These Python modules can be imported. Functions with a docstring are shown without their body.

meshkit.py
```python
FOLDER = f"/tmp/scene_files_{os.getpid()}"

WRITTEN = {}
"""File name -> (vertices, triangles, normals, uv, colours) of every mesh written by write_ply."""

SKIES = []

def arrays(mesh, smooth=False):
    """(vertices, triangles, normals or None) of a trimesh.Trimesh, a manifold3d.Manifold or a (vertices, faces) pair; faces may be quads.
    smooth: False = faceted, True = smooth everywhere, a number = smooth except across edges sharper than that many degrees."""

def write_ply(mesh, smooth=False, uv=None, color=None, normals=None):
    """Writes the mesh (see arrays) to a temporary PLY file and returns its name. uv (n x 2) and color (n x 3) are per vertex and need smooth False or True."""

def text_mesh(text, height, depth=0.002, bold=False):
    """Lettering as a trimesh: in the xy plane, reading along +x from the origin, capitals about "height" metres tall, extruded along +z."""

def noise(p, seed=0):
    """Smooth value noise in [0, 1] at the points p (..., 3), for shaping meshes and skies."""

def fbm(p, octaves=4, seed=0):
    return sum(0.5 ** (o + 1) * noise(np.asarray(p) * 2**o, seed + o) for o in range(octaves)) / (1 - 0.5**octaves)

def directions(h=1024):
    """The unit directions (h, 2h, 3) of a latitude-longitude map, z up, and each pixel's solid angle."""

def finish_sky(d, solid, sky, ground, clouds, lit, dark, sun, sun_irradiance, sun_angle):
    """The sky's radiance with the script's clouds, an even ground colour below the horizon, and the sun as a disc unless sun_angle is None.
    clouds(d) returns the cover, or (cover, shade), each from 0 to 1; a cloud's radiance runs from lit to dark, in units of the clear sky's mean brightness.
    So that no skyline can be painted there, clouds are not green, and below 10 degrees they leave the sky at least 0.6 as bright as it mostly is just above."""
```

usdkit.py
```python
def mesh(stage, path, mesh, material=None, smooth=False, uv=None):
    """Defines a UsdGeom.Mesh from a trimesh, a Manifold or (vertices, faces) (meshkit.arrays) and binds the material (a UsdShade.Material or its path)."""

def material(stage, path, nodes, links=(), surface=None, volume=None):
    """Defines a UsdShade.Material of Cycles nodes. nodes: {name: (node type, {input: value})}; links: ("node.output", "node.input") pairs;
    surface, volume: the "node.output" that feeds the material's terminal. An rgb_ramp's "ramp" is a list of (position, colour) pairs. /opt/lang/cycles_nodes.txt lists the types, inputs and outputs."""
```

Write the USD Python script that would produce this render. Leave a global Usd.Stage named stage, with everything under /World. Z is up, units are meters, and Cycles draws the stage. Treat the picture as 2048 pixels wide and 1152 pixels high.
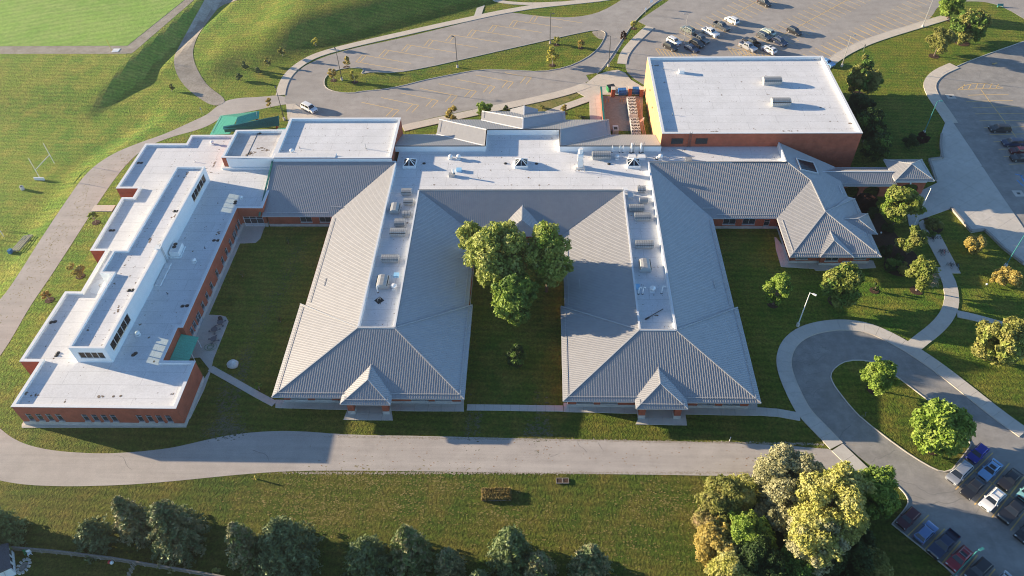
import math, random
import numpy as np
import trimesh, usdkit
import manifold3d as m3
from shapely.geometry import Polygon, LineString, MultiPolygon, box as sbox, Point
from shapely.ops import unary_union
from pxr import Usd, UsdGeom, UsdLux, UsdShade, Gf, Sdf

stage = Usd.Stage.CreateInMemory()
UsdGeom.SetStageUpAxis(stage, UsdGeom.Tokens.z)
UsdGeom.SetStageMetersPerUnit(stage, 1.0)
UsdGeom.Xform.Define(stage, '/World')
stage.SetDefaultPrim(stage.GetPrimAtPath('/World'))

# ------------------------------------------------------------------ camera
CAM_H, FPX, PITCH, ROLL, YAW = 110.0, 1506.12, 0.796626, -0.0313642, 0.0511210
fwd = np.array([0, math.cos(PITCH), -math.sin(PITCH)]); right = np.array([1.0, 0, 0]); up = np.cross(right, fwd)
right, up = math.cos(ROLL) * right + math.sin(ROLL) * up, -math.sin(ROLL) * right + math.cos(ROLL) * up
RZ = np.array([[math.cos(YAW), -math.sin(YAW), 0], [math.sin(YAW), math.cos(YAW), 0], [0, 0, 1]])
RI, UPV, FW = RZ @ right, RZ @ up, RZ @ fwd
CAM = np.array([0, 0, CAM_H])
cam = UsdGeom.Camera.Define(stage, '/World/camera')
M = Gf.Matrix4d(1)
for i, r in enumerate((RI, UPV, -FW, CAM)):
    M.SetRow(i, Gf.Vec4d(*[float(v) for v in r], 1.0 if i == 3 else 0.0))
cam.AddTransformOp().Set(M)
cam.CreateHorizontalApertureAttr(36.0); cam.CreateVerticalApertureAttr(20.25)
cam.CreateFocalLengthAttr(36.0 * FPX / 2048)
cam.CreateClippingRangeAttr(Gf.Vec2f(0.5, 6000))
EXPOSURE = 1.55
cam.CreateExposureAttr(EXPOSURE)

# ------------------------------------------------------------------ sky and sun
SUN_AZ, SUN_EL = math.radians(-75.3), math.radians(11.2)
dome = UsdLux.DomeLight.Define(stage, '/World/sky')
skym = usdkit.material(stage, '/World/Looks/sky', {
    's': ('sky_texture', {'sky_type': 'single_scattering', 'sun_disc': False, 'sun_elevation': SUN_EL, 'sun_rotation': SUN_AZ, 'altitude': 250.0, 'aerosol_density': 0.3, 'ozone_density': 3.6, 'air_density': 1.0}),
    'b': ('background_shader', {'strength': 0.077})}, [('s.color', 'b.color')], surface='b.background')
UsdShade.MaterialBindingAPI.Apply(dome.GetPrim()).Bind(skym)
dome.GetPrim().SetCustomDataByKey('kind', 'structure')
sun = UsdLux.DistantLight.Define(stage, '/World/sun')
sun.CreateNormalizeAttr(True); sun.CreateIntensityAttr(1.25); sun.CreateAngleAttr(0.5)
sun.CreateColorAttr(Gf.Vec3f(1.0, 0.81, 0.57))
sd = np.array([math.sin(SUN_AZ) * math.cos(SUN_EL), math.cos(SUN_AZ) * math.cos(SUN_EL), math.sin(SUN_EL)])
zx = np.cross([0, 0, 1.0], sd); zx /= np.linalg.norm(zx); zy = np.cross(sd, zx)
M = Gf.Matrix4d(1)
for i, r in enumerate((zx, zy, sd)):
    M.SetRow(i, Gf.Vec4d(*[float(v) for v in r], 0))
sun.AddTransformOp().Set(M)

# ------------------------------------------------------------------ helpers
def ray(px, py):
    d = FW * FPX + RI * (px - 1024) - UPV * (py - 576)
    return d / np.linalg.norm(d)
def P(px, py, z=0.0):                       # the point of the plane at height z seen at a pixel of the photograph
    d = ray(px, py); return CAM + (z - CAM[2]) / d[2] * d
def onX(px, py, x): d = ray(px, py); return CAM + (x - CAM[0]) / d[0] * d
def onY(px, py, y): d = ray(px, py); return CAM + (y - CAM[1]) / d[1] * d
def P2(pts, z=0.0): return [tuple(P(a, b, z)[:2]) for a, b in pts]
def dist(p): return float(np.linalg.norm(np.asarray(p) - CAM))

used = {}
def free(path):
    base = path; k = used.get(base)
    if k is None: used[base] = 0; return path
    used[base] = k + 1; return '%s_%03d' % (base, k + 1)
def tag(prim, label=None, cat=None, group=None, kind=None):
    prim = prim.GetPrim() if hasattr(prim, 'GetPrim') else prim
    for k, v in (('label', label), ('category', cat), ('group', group), ('kind', kind)):
        if v: prim.SetCustomDataByKey(k, v)
    return prim
def path_of(parent): return '/World' if parent is None else str(parent.GetPath())
def thing(name, label, cat, loc=(0, 0, 0), rot=0.0, group=None):
    x = UsdGeom.Xform.Define(stage, free('/World/' + name))
    x.AddTranslateOp().Set(Gf.Vec3d(*[float(v) for v in loc]))
    if rot: x.AddRotateZOp().Set(math.degrees(rot))
    return tag(x, label, cat, group)
def obj(name, mesh, mat, parent=None, smooth=False, label=None, cat=None, group=None, kind=None):
    if isinstance(mesh, MB): mesh = mesh.get()
    m = usdkit.mesh(stage, free(path_of(parent) + '/' + name), mesh, MAT(mat), smooth)
    return tag(m, label, cat, group, kind)
def struct(name, mesh, mat, parent=None):
    return obj(name, mesh, mat, parent, kind='structure' if parent is None else None)

class MB:
    def __init__(self): self.v, self.f, self.n = [], [], 0
    def add(self, v, f):
        v = np.asarray(v, float); self.v.append(v); self.f.append(np.asarray(f, int) + self.n); self.n += len(v); return self
    def get(self): return np.concatenate(self.v), np.concatenate(self.f)
    def tm(self, t): return self.add(t.vertices, t.faces)
    def mani(self, m):
        g = m.to_mesh(); return self.add(np.asarray(g.vert_properties)[:, :3], np.asarray(g.tri_verts))
    def box(self, c, s, rz=0.0, ry=0.0, rx=0.0):
        v = np.array([[x, y, z] for x in (-.5, .5) for y in (-.5, .5) for z in (-.5, .5)]) * s
        v = rot(v, rz, ry, rx) + c
        return self.add(v, BOXF)
    def mm(self, a, b): a, b = np.asarray(a, float), np.asarray(b, float); return self.box((a + b) / 2, b - a)
    def bar(self, p0, p1, w, h=None):
        p0, p1 = np.asarray(p0, float), np.asarray(p1, float); d = p1 - p0; L = np.linalg.norm(d); d /= L; h = h or w
        s = np.cross(d, [0, 0, 1.0]); s = np.array([1.0, 0, 0]) if np.linalg.norm(s) < 1e-6 else s / np.linalg.norm(s); u = np.cross(s, d)
        v = [p + a * s * w / 2 + b * u * h / 2 for p in (p0, p1) for a in (-1, 1) for b in (-1, 1)]
        return self.add(v, [[0, 1, 3], [0, 3, 2], [4, 6, 7], [4, 7, 5], [0, 4, 5], [0, 5, 1], [2, 3, 7], [2, 7, 6], [0, 2, 6], [0, 6, 4], [1, 5, 7], [1, 7, 3]])
    def cyl(self, p0, p1, r0, r1=None, n=10):
        p0, p1 = np.asarray(p0, float), np.asarray(p1, float); r1 = r0 if r1 is None else r1
        d = p1 - p0; d /= np.linalg.norm(d); a = np.array([0, 0, 1.0]) if abs(d[2]) < .9 else np.array([1.0, 0, 0])
        s = np.cross(d, a); s /= np.linalg.norm(s); u = np.cross(d, s); t = np.arange(n) * 2 * math.pi / n
        c = np.cos(t)[:, None] * s + np.sin(t)[:, None] * u
        v = np.concatenate([p0 + c * r0, p1 + c * r1, [p0, p1]]); f = []
        for i in range(n):
            j = (i + 1) % n; f += [[i, j, n + j], [i, n + j, n + i], [2 * n, j, i], [2 * n + 1, n + i, n + j]]
        return self.add(v, f)
    def lathe(self, c, prof, n=16):                # prof: (radius, z) from bottom to top
        t = np.arange(n) * 2 * math.pi / n; k = len(prof)
        v = np.concatenate([np.stack([np.cos(t) * r, np.sin(t) * r, np.full(n, z)], 1) for r, z in prof] + [[[0, 0, prof[0][1]], [0, 0, prof[-1][1]]]]) + c
        f = []
        for a in range(k - 1):
            for i in range(n):
                j = (i + 1) % n; f += [[a * n + i, a * n + j, a * n + n + j], [a * n + i, a * n + n + j, a * n + n + i]]
        for i in range(n):
            j = (i + 1) % n; f += [[k * n, j, i], [k * n + 1, (k - 1) * n + i, (k - 1) * n + j]]
        return self.add(v, f)
    def prism(self, poly, z0, z1):
        for p in polys(poly):
            self.mani(cs(p).extrude(z1 - z0).translate((0, 0, z0)))
        return self
    def tube(self, pts, r, n=6):
        for a, b in zip(pts[:-1], pts[1:]): self.cyl(a, b, r, n=n)
        return self
BOXF = [[0, 1, 3], [0, 3, 2], [4, 6, 7], [4, 7, 5], [0, 4, 5], [0, 5, 1], [2, 3, 7], [2, 7, 6], [0, 2, 6], [0, 6, 4], [1, 5, 7], [1, 7, 3]]
def rot(v, rz=0, ry=0, rx=0):
    for a, (i, j) in ((rx, (1, 2)), (ry, (2, 0)), (rz, (0, 1))):
        if a:
            c, s = math.cos(a), math.sin(a); v = v.copy(); x, y = v[:, i].copy(), v[:, j].copy(); v[:, i], v[:, j] = c * x - s * y, s * x + c * y
    return v
def polys(g):
    if not hasattr(g, 'geom_type'): g = Polygon(g)
    if not g.is_valid: g = g.buffer(0)
    return [p for p in (g.geoms if hasattr(g, 'geoms') else [g]) if p.geom_type == 'Polygon' and p.area > 1e-4]
def cs(p):
    return m3.CrossSection([np.asarray(r.coords)[:-1] for r in [p.exterior, *p.interiors]], m3.FillRule.EvenOdd)
def mbox(a, b):
    a, b = np.asarray(a, float), np.asarray(b, float)
    return m3.Manifold.cube(tuple(b - a)).translate(tuple(a))
def obox(c, u, n, su, sn, z0, z1):              # a box centred at c, su long along u and sn along n
    p = [np.asarray(c)[:2] + np.asarray(u) * a * su / 2 + np.asarray(n) * b * sn / 2 for a, b in ((-1, -1), (1, -1), (1, 1), (-1, 1))]
    return m3.CrossSection([np.array(p)], m3.FillRule.NonZero).extrude(z1 - z0).translate((0, 0, z0))
def smooth_line(pts, closed=False, it=2):
    p = np.asarray(pts, float)
    for _ in range(it):
        a, b = (p, np.roll(p, -1, 0)) if closed else (p[:-1], p[1:])
        q = np.stack([.75 * a + .25 * b, .25 * a + .75 * b], 1).reshape(-1, p.shape[1])
        p = q if closed else np.concatenate([p[:1], q, p[-1:]])
    return p
def spoly(pts, it=2): return Polygon(smooth_line(P2(pts), True, it)).buffer(0)
def ppoly(pts, z=0.0): return Polygon(P2(pts, z)).buffer(0)

# ------------------------------------------------------------------ materials
MATS = {}
def MAT(name): return MATS[name]
def mat(name, nodes, links, surface='p.BSDF', **k): MATS[name] = usdkit.material(stage, '/World/Looks/' + name, nodes, links, surface=surface, **k)
def plain(name, col, rough=.6, metal=0.0, spec=.5, vary=.12, scale=3.0, coat=0.0):
    c = np.array(col)
    mat(name, {'g': ('geometry', {}), 'n': ('noise_texture', {'scale': scale, 'detail': 5.0, 'roughness': .65}),
               'r': ('rgb_ramp', {'ramp': [(.25, tuple(c * (1 - vary))), (.75, tuple(np.minimum(c * (1 + vary), .95)))]}),
               'p': ('principled_bsdf', {'roughness': rough, 'metallic': metal, 'specular_ior_level': spec, 'coat_weight': coat})},
        [('g.position', 'n.vector'), ('n.fac', 'r.fac'), ('r.color', 'p.base_color')])
def ground_mat(name, c0, c1, c2, big=.03, mid=.25, fine=4.0, rough=.95, bump=.0, bdist=.1, bscale=3.0, stripes=None, fmix=.5, seams=None, west=None, streak=None):
    """Two colours mixed by large patches, a third by small clumps, plus a relief."""
    nodes = {'g': ('geometry', {}),
             'n1': ('noise_texture', {'scale': big, 'detail': 6.0, 'roughness': .6}),
             'n2': ('noise_texture', {'scale': mid, 'detail': 6.0, 'roughness': .7}),
             'n3': ('noise_texture', {'scale': fine, 'detail': 4.0, 'roughness': .7}),
             'r1': ('rgb_ramp', {'ramp': [(.38, c0), (.62, c1)]}),
             'f2': ('map_range', {'from_min': .42, 'from_max': .66, 'to_min': 0.0, 'to_max': .8, 'clamp': True}),
             'm2': ('mix', {'color2': c2}),
             'f3': ('map_range', {'from_min': .3, 'from_max': .7, 'to_min': 1 - fmix, 'to_max': 1 + fmix}),
             'm3': ('mix', {'mix_type': 'multiply', 'fac': 1.0}),
             'p': ('principled_bsdf', {'roughness': rough, 'specular_ior_level': .2})}
    links = [('g.position', 'n1.vector'), ('g.position', 'n2.vector'), ('g.position', 'n3.vector'), ('n1.fac', 'r1.fac'), ('n2.fac', 'f2.value'),
             ('f2.result', 'm2.fac'), ('r1.color', 'm2.color1'), ('m2.color', 'm3.color1'), ('n3.fac', 'f3.value'), ('f3.result', 'm3.color2')]
    last = 'm3.color'
    if stripes:
        ang, wid, amt = stripes
        nodes.update({'mp': ('mapping', {'rotation': (0, 0, ang)}), 'w': ('wave_texture', {'scale': 1.0 / wid, 'distortion': 2.5, 'detail': 2.0, 'detail_scale': .4}),
                      'fw': ('map_range', {'from_min': 0.0, 'from_max': 1.0, 'to_min': 1 - amt, 'to_max': 1 + amt}),
                      'm4': ('mix', {'mix_type': 'multiply', 'fac': 1.0})})
        links += [('g.position', 'mp.vector'), ('mp.vector', 'w.vector'), ('w.fac', 'fw.value'), (last, 'm4.color1'), ('fw.result', 'm4.color2')]; last = 'm4.color'
    if seams:
        w_, h_, amt, th = seams; nodes.update({'bk': ('brick_texture', {'color1': (1, 1, 1), 'color2': (.975, .975, .98), 'mortar': (amt, amt, amt), 'scale': 1.0, 'brick_width': w_, 'row_height': h_, 'mortar_size': th, 'mortar_smooth': .6}), 'm5': ('mix', {'mix_type': 'multiply', 'fac': 1.0})})
        links += [('g.position', 'bk.vector'), (last, 'm5.color1'), ('bk.color', 'm5.color2')]; last = 'm5.color'
    if streak:                                  # faint wheel tracks and wear drawn out along the road
        nodes.update({'ms': ('mapping', {'scale': streak[:3]}), 'ns': ('noise_texture', {'scale': 1.0, 'detail': 5.0, 'roughness': .7}), 'fs': ('map_range', {'from_min': .3, 'from_max': .7, 'to_min': 1 - streak[3], 'to_max': 1 + streak[3]}), 'm6': ('mix', {'mix_type': 'multiply', 'fac': 1.0})})
        links += [('g.position', 'ms.vector'), ('ms.vector', 'ns.vector'), ('ns.fac', 'fs.value'), (last, 'm6.color1'), ('fs.result', 'm6.color2')]; last = 'm6.color'
    if west:                                    # haze and backscatter painted into the far lawns; a lusher sward in the west
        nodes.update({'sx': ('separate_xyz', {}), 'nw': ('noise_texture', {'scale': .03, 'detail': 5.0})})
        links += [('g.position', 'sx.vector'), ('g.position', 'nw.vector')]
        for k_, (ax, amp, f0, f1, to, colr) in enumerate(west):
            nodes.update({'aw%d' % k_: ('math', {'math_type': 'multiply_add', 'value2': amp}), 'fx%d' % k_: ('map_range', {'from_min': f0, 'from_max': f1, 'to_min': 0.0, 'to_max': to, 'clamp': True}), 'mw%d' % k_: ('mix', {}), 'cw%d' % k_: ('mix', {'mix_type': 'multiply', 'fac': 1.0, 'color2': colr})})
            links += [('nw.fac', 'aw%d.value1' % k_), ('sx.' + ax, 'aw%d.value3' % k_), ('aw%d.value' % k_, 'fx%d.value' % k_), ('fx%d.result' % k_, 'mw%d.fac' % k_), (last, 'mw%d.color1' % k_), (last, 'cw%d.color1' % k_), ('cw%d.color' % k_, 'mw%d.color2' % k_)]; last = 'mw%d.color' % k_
    links.append((last, 'p.base_color'))
    if bump:
        nodes.update({'nb': ('noise_texture', {'scale': bscale, 'detail': 3.0, 'roughness': .75}), 'b': ('bump', {'strength': bump, 'distance': bdist})})
        links += [('g.position', 'nb.vector'), ('nb.fac', 'b.height'), ('b.normal', 'p.normal')]
    mat(name, nodes, links)
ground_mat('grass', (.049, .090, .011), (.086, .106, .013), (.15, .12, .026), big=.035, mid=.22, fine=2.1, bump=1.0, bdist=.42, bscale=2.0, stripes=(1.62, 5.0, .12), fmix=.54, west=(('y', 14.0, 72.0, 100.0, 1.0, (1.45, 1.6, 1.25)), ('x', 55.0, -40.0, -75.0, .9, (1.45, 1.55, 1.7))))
ground_mat('field_grass', (.19, .35, .055), (.25, .41, .07), (.29, .39, .10), big=.03, mid=.2, fine=1.6, bump=.7, bdist=.15, bscale=1.6, stripes=(1.2, 9.0, .08), fmix=.25)
ground_mat('long_grass', (.11, .14, .03), (.22, .19, .06), (.30, .25, .10), big=.3, mid=.9, fine=5.0, bump=1.0, bdist=.3, bscale=4.0)
ground_mat('asphalt', (.36, .33, .30), (.40, .37, .34), (.31, .285, .26), big=.05, mid=.35, fine=9.0, rough=.9, bump=.25, bdist=.02, bscale=14.0, fmix=.16, streak=(.09, .35, 1.0, .09))
ground_mat('road_asphalt', (.45, .405, .365), (.49, .445, .40), (.40, .36, .325), big=.06, mid=.3, fine=9.0, rough=.9, bump=.25, bdist=.02, bscale=14.0, fmix=.14, streak=(.025, .75, 1.0, .1))
ground_mat('old_asphalt', (.25, .24, .225), (.30, .285, .265), (.36, .34, .315), big=.09, mid=.5, fine=9.0, rough=.9, bump=.25, bdist=.02, bscale=14.0, fmix=.18, streak=(.12, .3, 1.0, .12))
ground_mat('concrete', (.56, .52, .46), (.62, .58, .52), (.50, .465, .41), big=.15, mid=.6, fine=8.0, rough=.85, fmix=.1)
ground_mat('concrete_warm', (.60, .53, .44), (.65, .58, .49), (.53, .47, .39), big=.15, mid=.6, fine=8.0, rough=.85, fmix=.1)
ground_mat('gravel', (.40, .36, .31), (.33, .295, .25), (.25, .22, .175), big=.2, mid=.5, fine=3.0, bump=.6, bdist=.1, bscale=5.0, fmix=.25)
ground_mat('sand', (.42, .37, .30), (.36, .31, .25), (.30, .25, .19), big=.3, mid=.9, fine=5.0, bump=.4, bdist=.05, bscale=5.0, fmix=.2)
ground_mat('thin_grass', (.085, .10, .05), (.12, .125, .07), (.15, .14, .09), big=.3, mid=.9, fine=5.0)
ground_mat('straw', (.20, .17, .055), (.26, .21, .08), (.16, .15, .04), big=.3, mid=.9, fine=5.0)
plain('leaf_litter', (.28, .15, .05), .9, vary=.4, scale=5.0)
ground_mat('mulch', (.045, .028, .02), (.075, .045, .032), (.10, .06, .04), big=.8, mid=2.0, fine=9.0, bump=1.0, bdist=.08, bscale=7.0)
ground_mat('membrane', (.69, .69, .695), (.74, .74, .745), (.64, .64, .64), big=.08, mid=.3, fine=3.0, rough=.7, fmix=.08, bump=.2, bdist=.05, bscale=1.2, seams=(14.0, 2.9, .78, .07))
ground_mat('grubby_membrane', (.58, .56, .54), (.68, .67, .66), (.50, .46, .43), big=.12, mid=.3, fine=2.0, rough=.75, fmix=.1, bump=.15, bdist=.05, bscale=1.2, seams=(9.0, 2.6, .78, .07))
ground_mat('dirt_stain', (.22, .17, .13), (.32, .27, .22), (.12, .09, .07), big=.8, mid=2.0, fine=6.0)
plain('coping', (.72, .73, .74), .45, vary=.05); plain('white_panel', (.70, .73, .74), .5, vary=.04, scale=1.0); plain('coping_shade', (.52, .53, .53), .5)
plain('roof_metal', (.41, .405, .405), .65, metal=.5, vary=.06, scale=.8); plain('trim_metal', (.5, .5, .495), .4, metal=.2, vary=.05)
plain('green_metal', (.06, .34, .24), .4, vary=.08); plain('green_trim', (.025, .17, .13), .4)
plain('louver', (.035, .033, .032), .6); plain('frame', (.52, .53, .54), .4, metal=.3); plain('sill', (.6, .58, .54), .7)
plain('white_paint', (.78, .78, .77), .35, vary=.03); plain('galvanised', (.42, .42, .41), .45, metal=.4, vary=.1); plain('dark_metal', (.07, .075, .08), .4, metal=.4)
plain('black', (.015, .015, .016), .5); plain('rubber', (.02, .02, .021), .8); plain('chrome', (.62, .63, .64), .25, metal=.8)
plain('yellow_line', (.74, .50, .19), .8, vary=.18, scale=2.0); plain('white_line', (.62, .61, .58), .8, vary=.12); plain('blue_line', (.10, .30, .62), .8, vary=.3, scale=2.0)
plain('teal_pole', (.05, .22, .22), .4); plain('dark_pole', (.045, .05, .05), .4); plain('blue_plastic', (.03, .13, .38), .4); plain('green_plastic', (.02, .20, .07), .4)
plain('bark', (.15, .115, .085), .9, vary=.3, scale=6.0); plain('pale_bark', (.34, .29, .24), .9, vary=.25, scale=6.0)
plain('wood', (.24, .21, .18), .85, vary=.25, scale=4.0); plain('aluminium', (.36, .33, .30), .6, metal=.2)
plain('tar', (.19, .185, .175), .9); plain('blue_metal', (.03, .16, .34), .4)
plain('stone_white', (.62, .61, .58), .85, vary=.25, scale=2.0); plain('tile_blue', (.28, .55, .78), .5); plain('red_plastic', (.5, .03, .03), .4)
plain('slate_roof', (.06, .065, .08), .8, vary=.3, scale=5.0); plain('yellow_paint', (.62, .45, .06), .5); plain('table_grey', (.13, .13, .145), .6); plain('retaining', (.33, .31, .28), .9, vary=.2, scale=4.0)
plain('lamp_lens', (.6, .62, .6), .3); plain('red_lens', (.35, .02, .015), .25); plain('rust_pink', (.5, .24, .19), .8, vary=.15); plain('white_equipment', (.66, .62, .58), .5); plain('fan_dark', (.05, .035, .03), .6)
plain('brick_floor', (.36, .27, .22), .9, vary=.25, scale=1.5); plain('orange_paint', (.6, .28, .08), .5)
mat('car_glass', {'p': ('principled_bsdf', {'base_color': (.012, .015, .019), 'roughness': .04, 'specular_ior_level': .9})}, [])
mat('window_glass', {'p': ('principled_bsdf', {'base_color': (.02, .028, .035), 'roughness': .06, 'specular_ior_level': .8})}, [])
mat('skylight_glass', {'p': ('principled_bsdf', {'base_color': (.008, .009, .012), 'roughness': .12, 'specular_ior_level': .5})}, [])
mat('clear_glass', {'t': ('transparent_bsdf', {'color': (.86, .9, .88)}), 'g': ('glossy_bsdf', {'roughness': .03}), 'f': ('fresnel', {'IOR': 1.5}), 'm': ('mix_closure', {})},
    [('f.fac', 'm.fac'), ('t.BSDF', 'm.closure1'), ('g.BSDF', 'm.closure2')], surface='m.closure')
def brick_mat(name, c0, c1, mortar, w=.22, h=.075):
    mat(name, {'g': ('geometry', {}), 's': ('separate_xyz', {}), 'a': ('math', {'math_type': 'add'}), 'c': ('combine_xyz', {}),
               'b': ('brick_texture', {'color1': c0, 'color2': c1, 'mortar': mortar, 'scale': 1.0, 'brick_width': w, 'row_height': h, 'mortar_size': .009, 'bias': 0.0}),
               'n': ('noise_texture', {'scale': .6, 'detail': 5.0, 'roughness': .65}), 'f': ('map_range', {'from_min': .3, 'from_max': .7, 'to_min': .8, 'to_max': 1.18}),
               'm': ('mix', {'mix_type': 'multiply', 'fac': 1.0}), 'p': ('principled_bsdf', {'roughness': .88, 'specular_ior_level': .25})},
        [('g.position', 's.vector'), ('s.x', 'a.value1'), ('s.y', 'a.value2'), ('a.value', 'c.x'), ('s.z', 'c.y'), ('c.vector', 'b.vector'), ('g.position', 'n.vector'), ('n.fac', 'f.value'),
         ('b.color', 'm.color1'), ('f.result', 'm.color2'), ('m.color', 'p.base_color')])
brick_mat('brick', (.32, .066, .034), (.39, .092, .045), (.32, .14, .095))
brick_mat('west_wall_brick', (.52, .30, .13), (.58, .35, .16), (.45, .30, .17))
brick_mat('block', (.46, .44, .41), (.52, .50, .46), (.38, .36, .34), .4, .2)
def paint(name, col, metal=.0): mat(name, {'p': ('principled_bsdf', {'base_color': col, 'metallic': metal, 'roughness': .3, 'specular_ior_level': .6, 'coat_weight': .8, 'coat_roughness': .05})}, [])
for n_, c_, m_ in (('white', (.78, .78, .77), 0), ('black', (.02, .02, .023), .1), ('navy', (.02, .035, .08), .2), ('blue', (.012, .02, .30), .2), ('sky_blue', (.22, .42, .68), .3), ('silver', (.45, .47, .5), .5),
                   ('red', (.30, .012, .02), .1), ('maroon', (.09, .012, .016), .2), ('grey', (.10, .11, .12), .4), ('green_grey', (.22, .25, .22), .3), ('pale_green', (.50, .56, .46), .2), ('aqua', (.30, .62, .60), .2), ('slate_blue', (.13, .22, .42), .3)):
    paint('paint_' + n_, c_, m_)
def leaf_mat(name, c0, c1, c2, trans=.35):
    mat(name, {'g': ('geometry', {}), 'n': ('noise_texture', {'scale': .55, 'detail': 3.0}), 'r': ('rgb_ramp', {'ramp': [(.3, c0), (.5, c1), (.72, c2)]}),
               'v': ('map_range', {'from_min': 0.0, 'from_max': 1.0, 'to_min': .55, 'to_max': 1.4}), 'm': ('mix', {'mix_type': 'multiply', 'fac': 1.0}),
               'p': ('principled_bsdf', {'roughness': .6, 'specular_ior_level': .3}), 't': ('translucent_bsdf', {}), 'x': ('mix_closure', {'fac': trans})},
        [('g.position', 'n.vector'), ('n.fac', 'r.fac'), ('g.random_per_island', 'v.value'), ('r.color', 'm.color1'), ('v.result', 'm.color2'), ('m.color', 'p.base_color'), ('m.color', 't.color'),
         ('p.BSDF', 'x.closure1'), ('t.BSDF', 'x.closure2')], surface='x.closure')
leaf_mat('leaf_green', (0.146, 0.293, 0.044), (0.248, 0.425, 0.066), (0.395, 0.557, 0.118), .26)
leaf_mat('leaf_bright', (0.264, 0.444, 0.048), (0.444, 0.636, 0.090), (0.624, 0.768, 0.156), .26)
leaf_mat('leaf_olive', (0.293, 0.337, 0.073), (0.484, 0.498, 0.118), (0.703, 0.644, 0.205), .26)
leaf_mat('leaf_willow', (0.42, 0.54, 0.09), (0.64, 0.74, 0.16), (0.8, 0.82, 0.28), 0.26)
leaf_mat('leaf_yellowgreen', (0.600, 0.624, 0.120), (0.840, 0.816, 0.216), (0.880, 0.880, 0.360), .26)
leaf_mat('leaf_yellow', (0.878, 0.673, 0.073), (0.880, 0.850, 0.132), (0.880, 0.880, 0.264), .26)
leaf_mat('leaf_gold', (0.644, 0.498, 0.102), (0.850, 0.673, 0.175), (0.880, 0.791, 0.293), .26)
leaf_mat('leaf_silver', (0.504, 0.504, 0.240), (0.720, 0.696, 0.360), (0.880, 0.840, 0.504), .26)
leaf_mat('leaf_bramble', (0.432, 0.384, 0.108), (0.696, 0.600, 0.216), (0.792, 0.576, 0.336), .26)
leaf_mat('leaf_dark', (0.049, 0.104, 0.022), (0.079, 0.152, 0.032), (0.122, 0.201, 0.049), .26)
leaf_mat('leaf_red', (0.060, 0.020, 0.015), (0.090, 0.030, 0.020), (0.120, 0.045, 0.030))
leaf_mat('needle_green', (0.18, 0.27, 0.08), (0.29, 0.4, 0.13), (0.48, 0.56, 0.22), 0.1)
leaf_mat('needle_blue', (0.17, 0.25, 0.1), (0.27, 0.36, 0.15), (0.44, 0.52, 0.25), 0.1)
leaf_mat('needle_olive', (0.32, 0.33, 0.14), (0.5, 0.49, 0.23), (0.68, 0.62, 0.36), 0.1)
leaf_mat('leaf_lime', (0.26, 0.35, 0.05), (0.42, 0.5, 0.09), (0.58, 0.6, 0.16), 0.26)
leaf_mat('dry_weed', (0.388, 0.295, 0.093), (0.558, 0.434, 0.139), (0.651, 0.512, 0.232))
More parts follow.
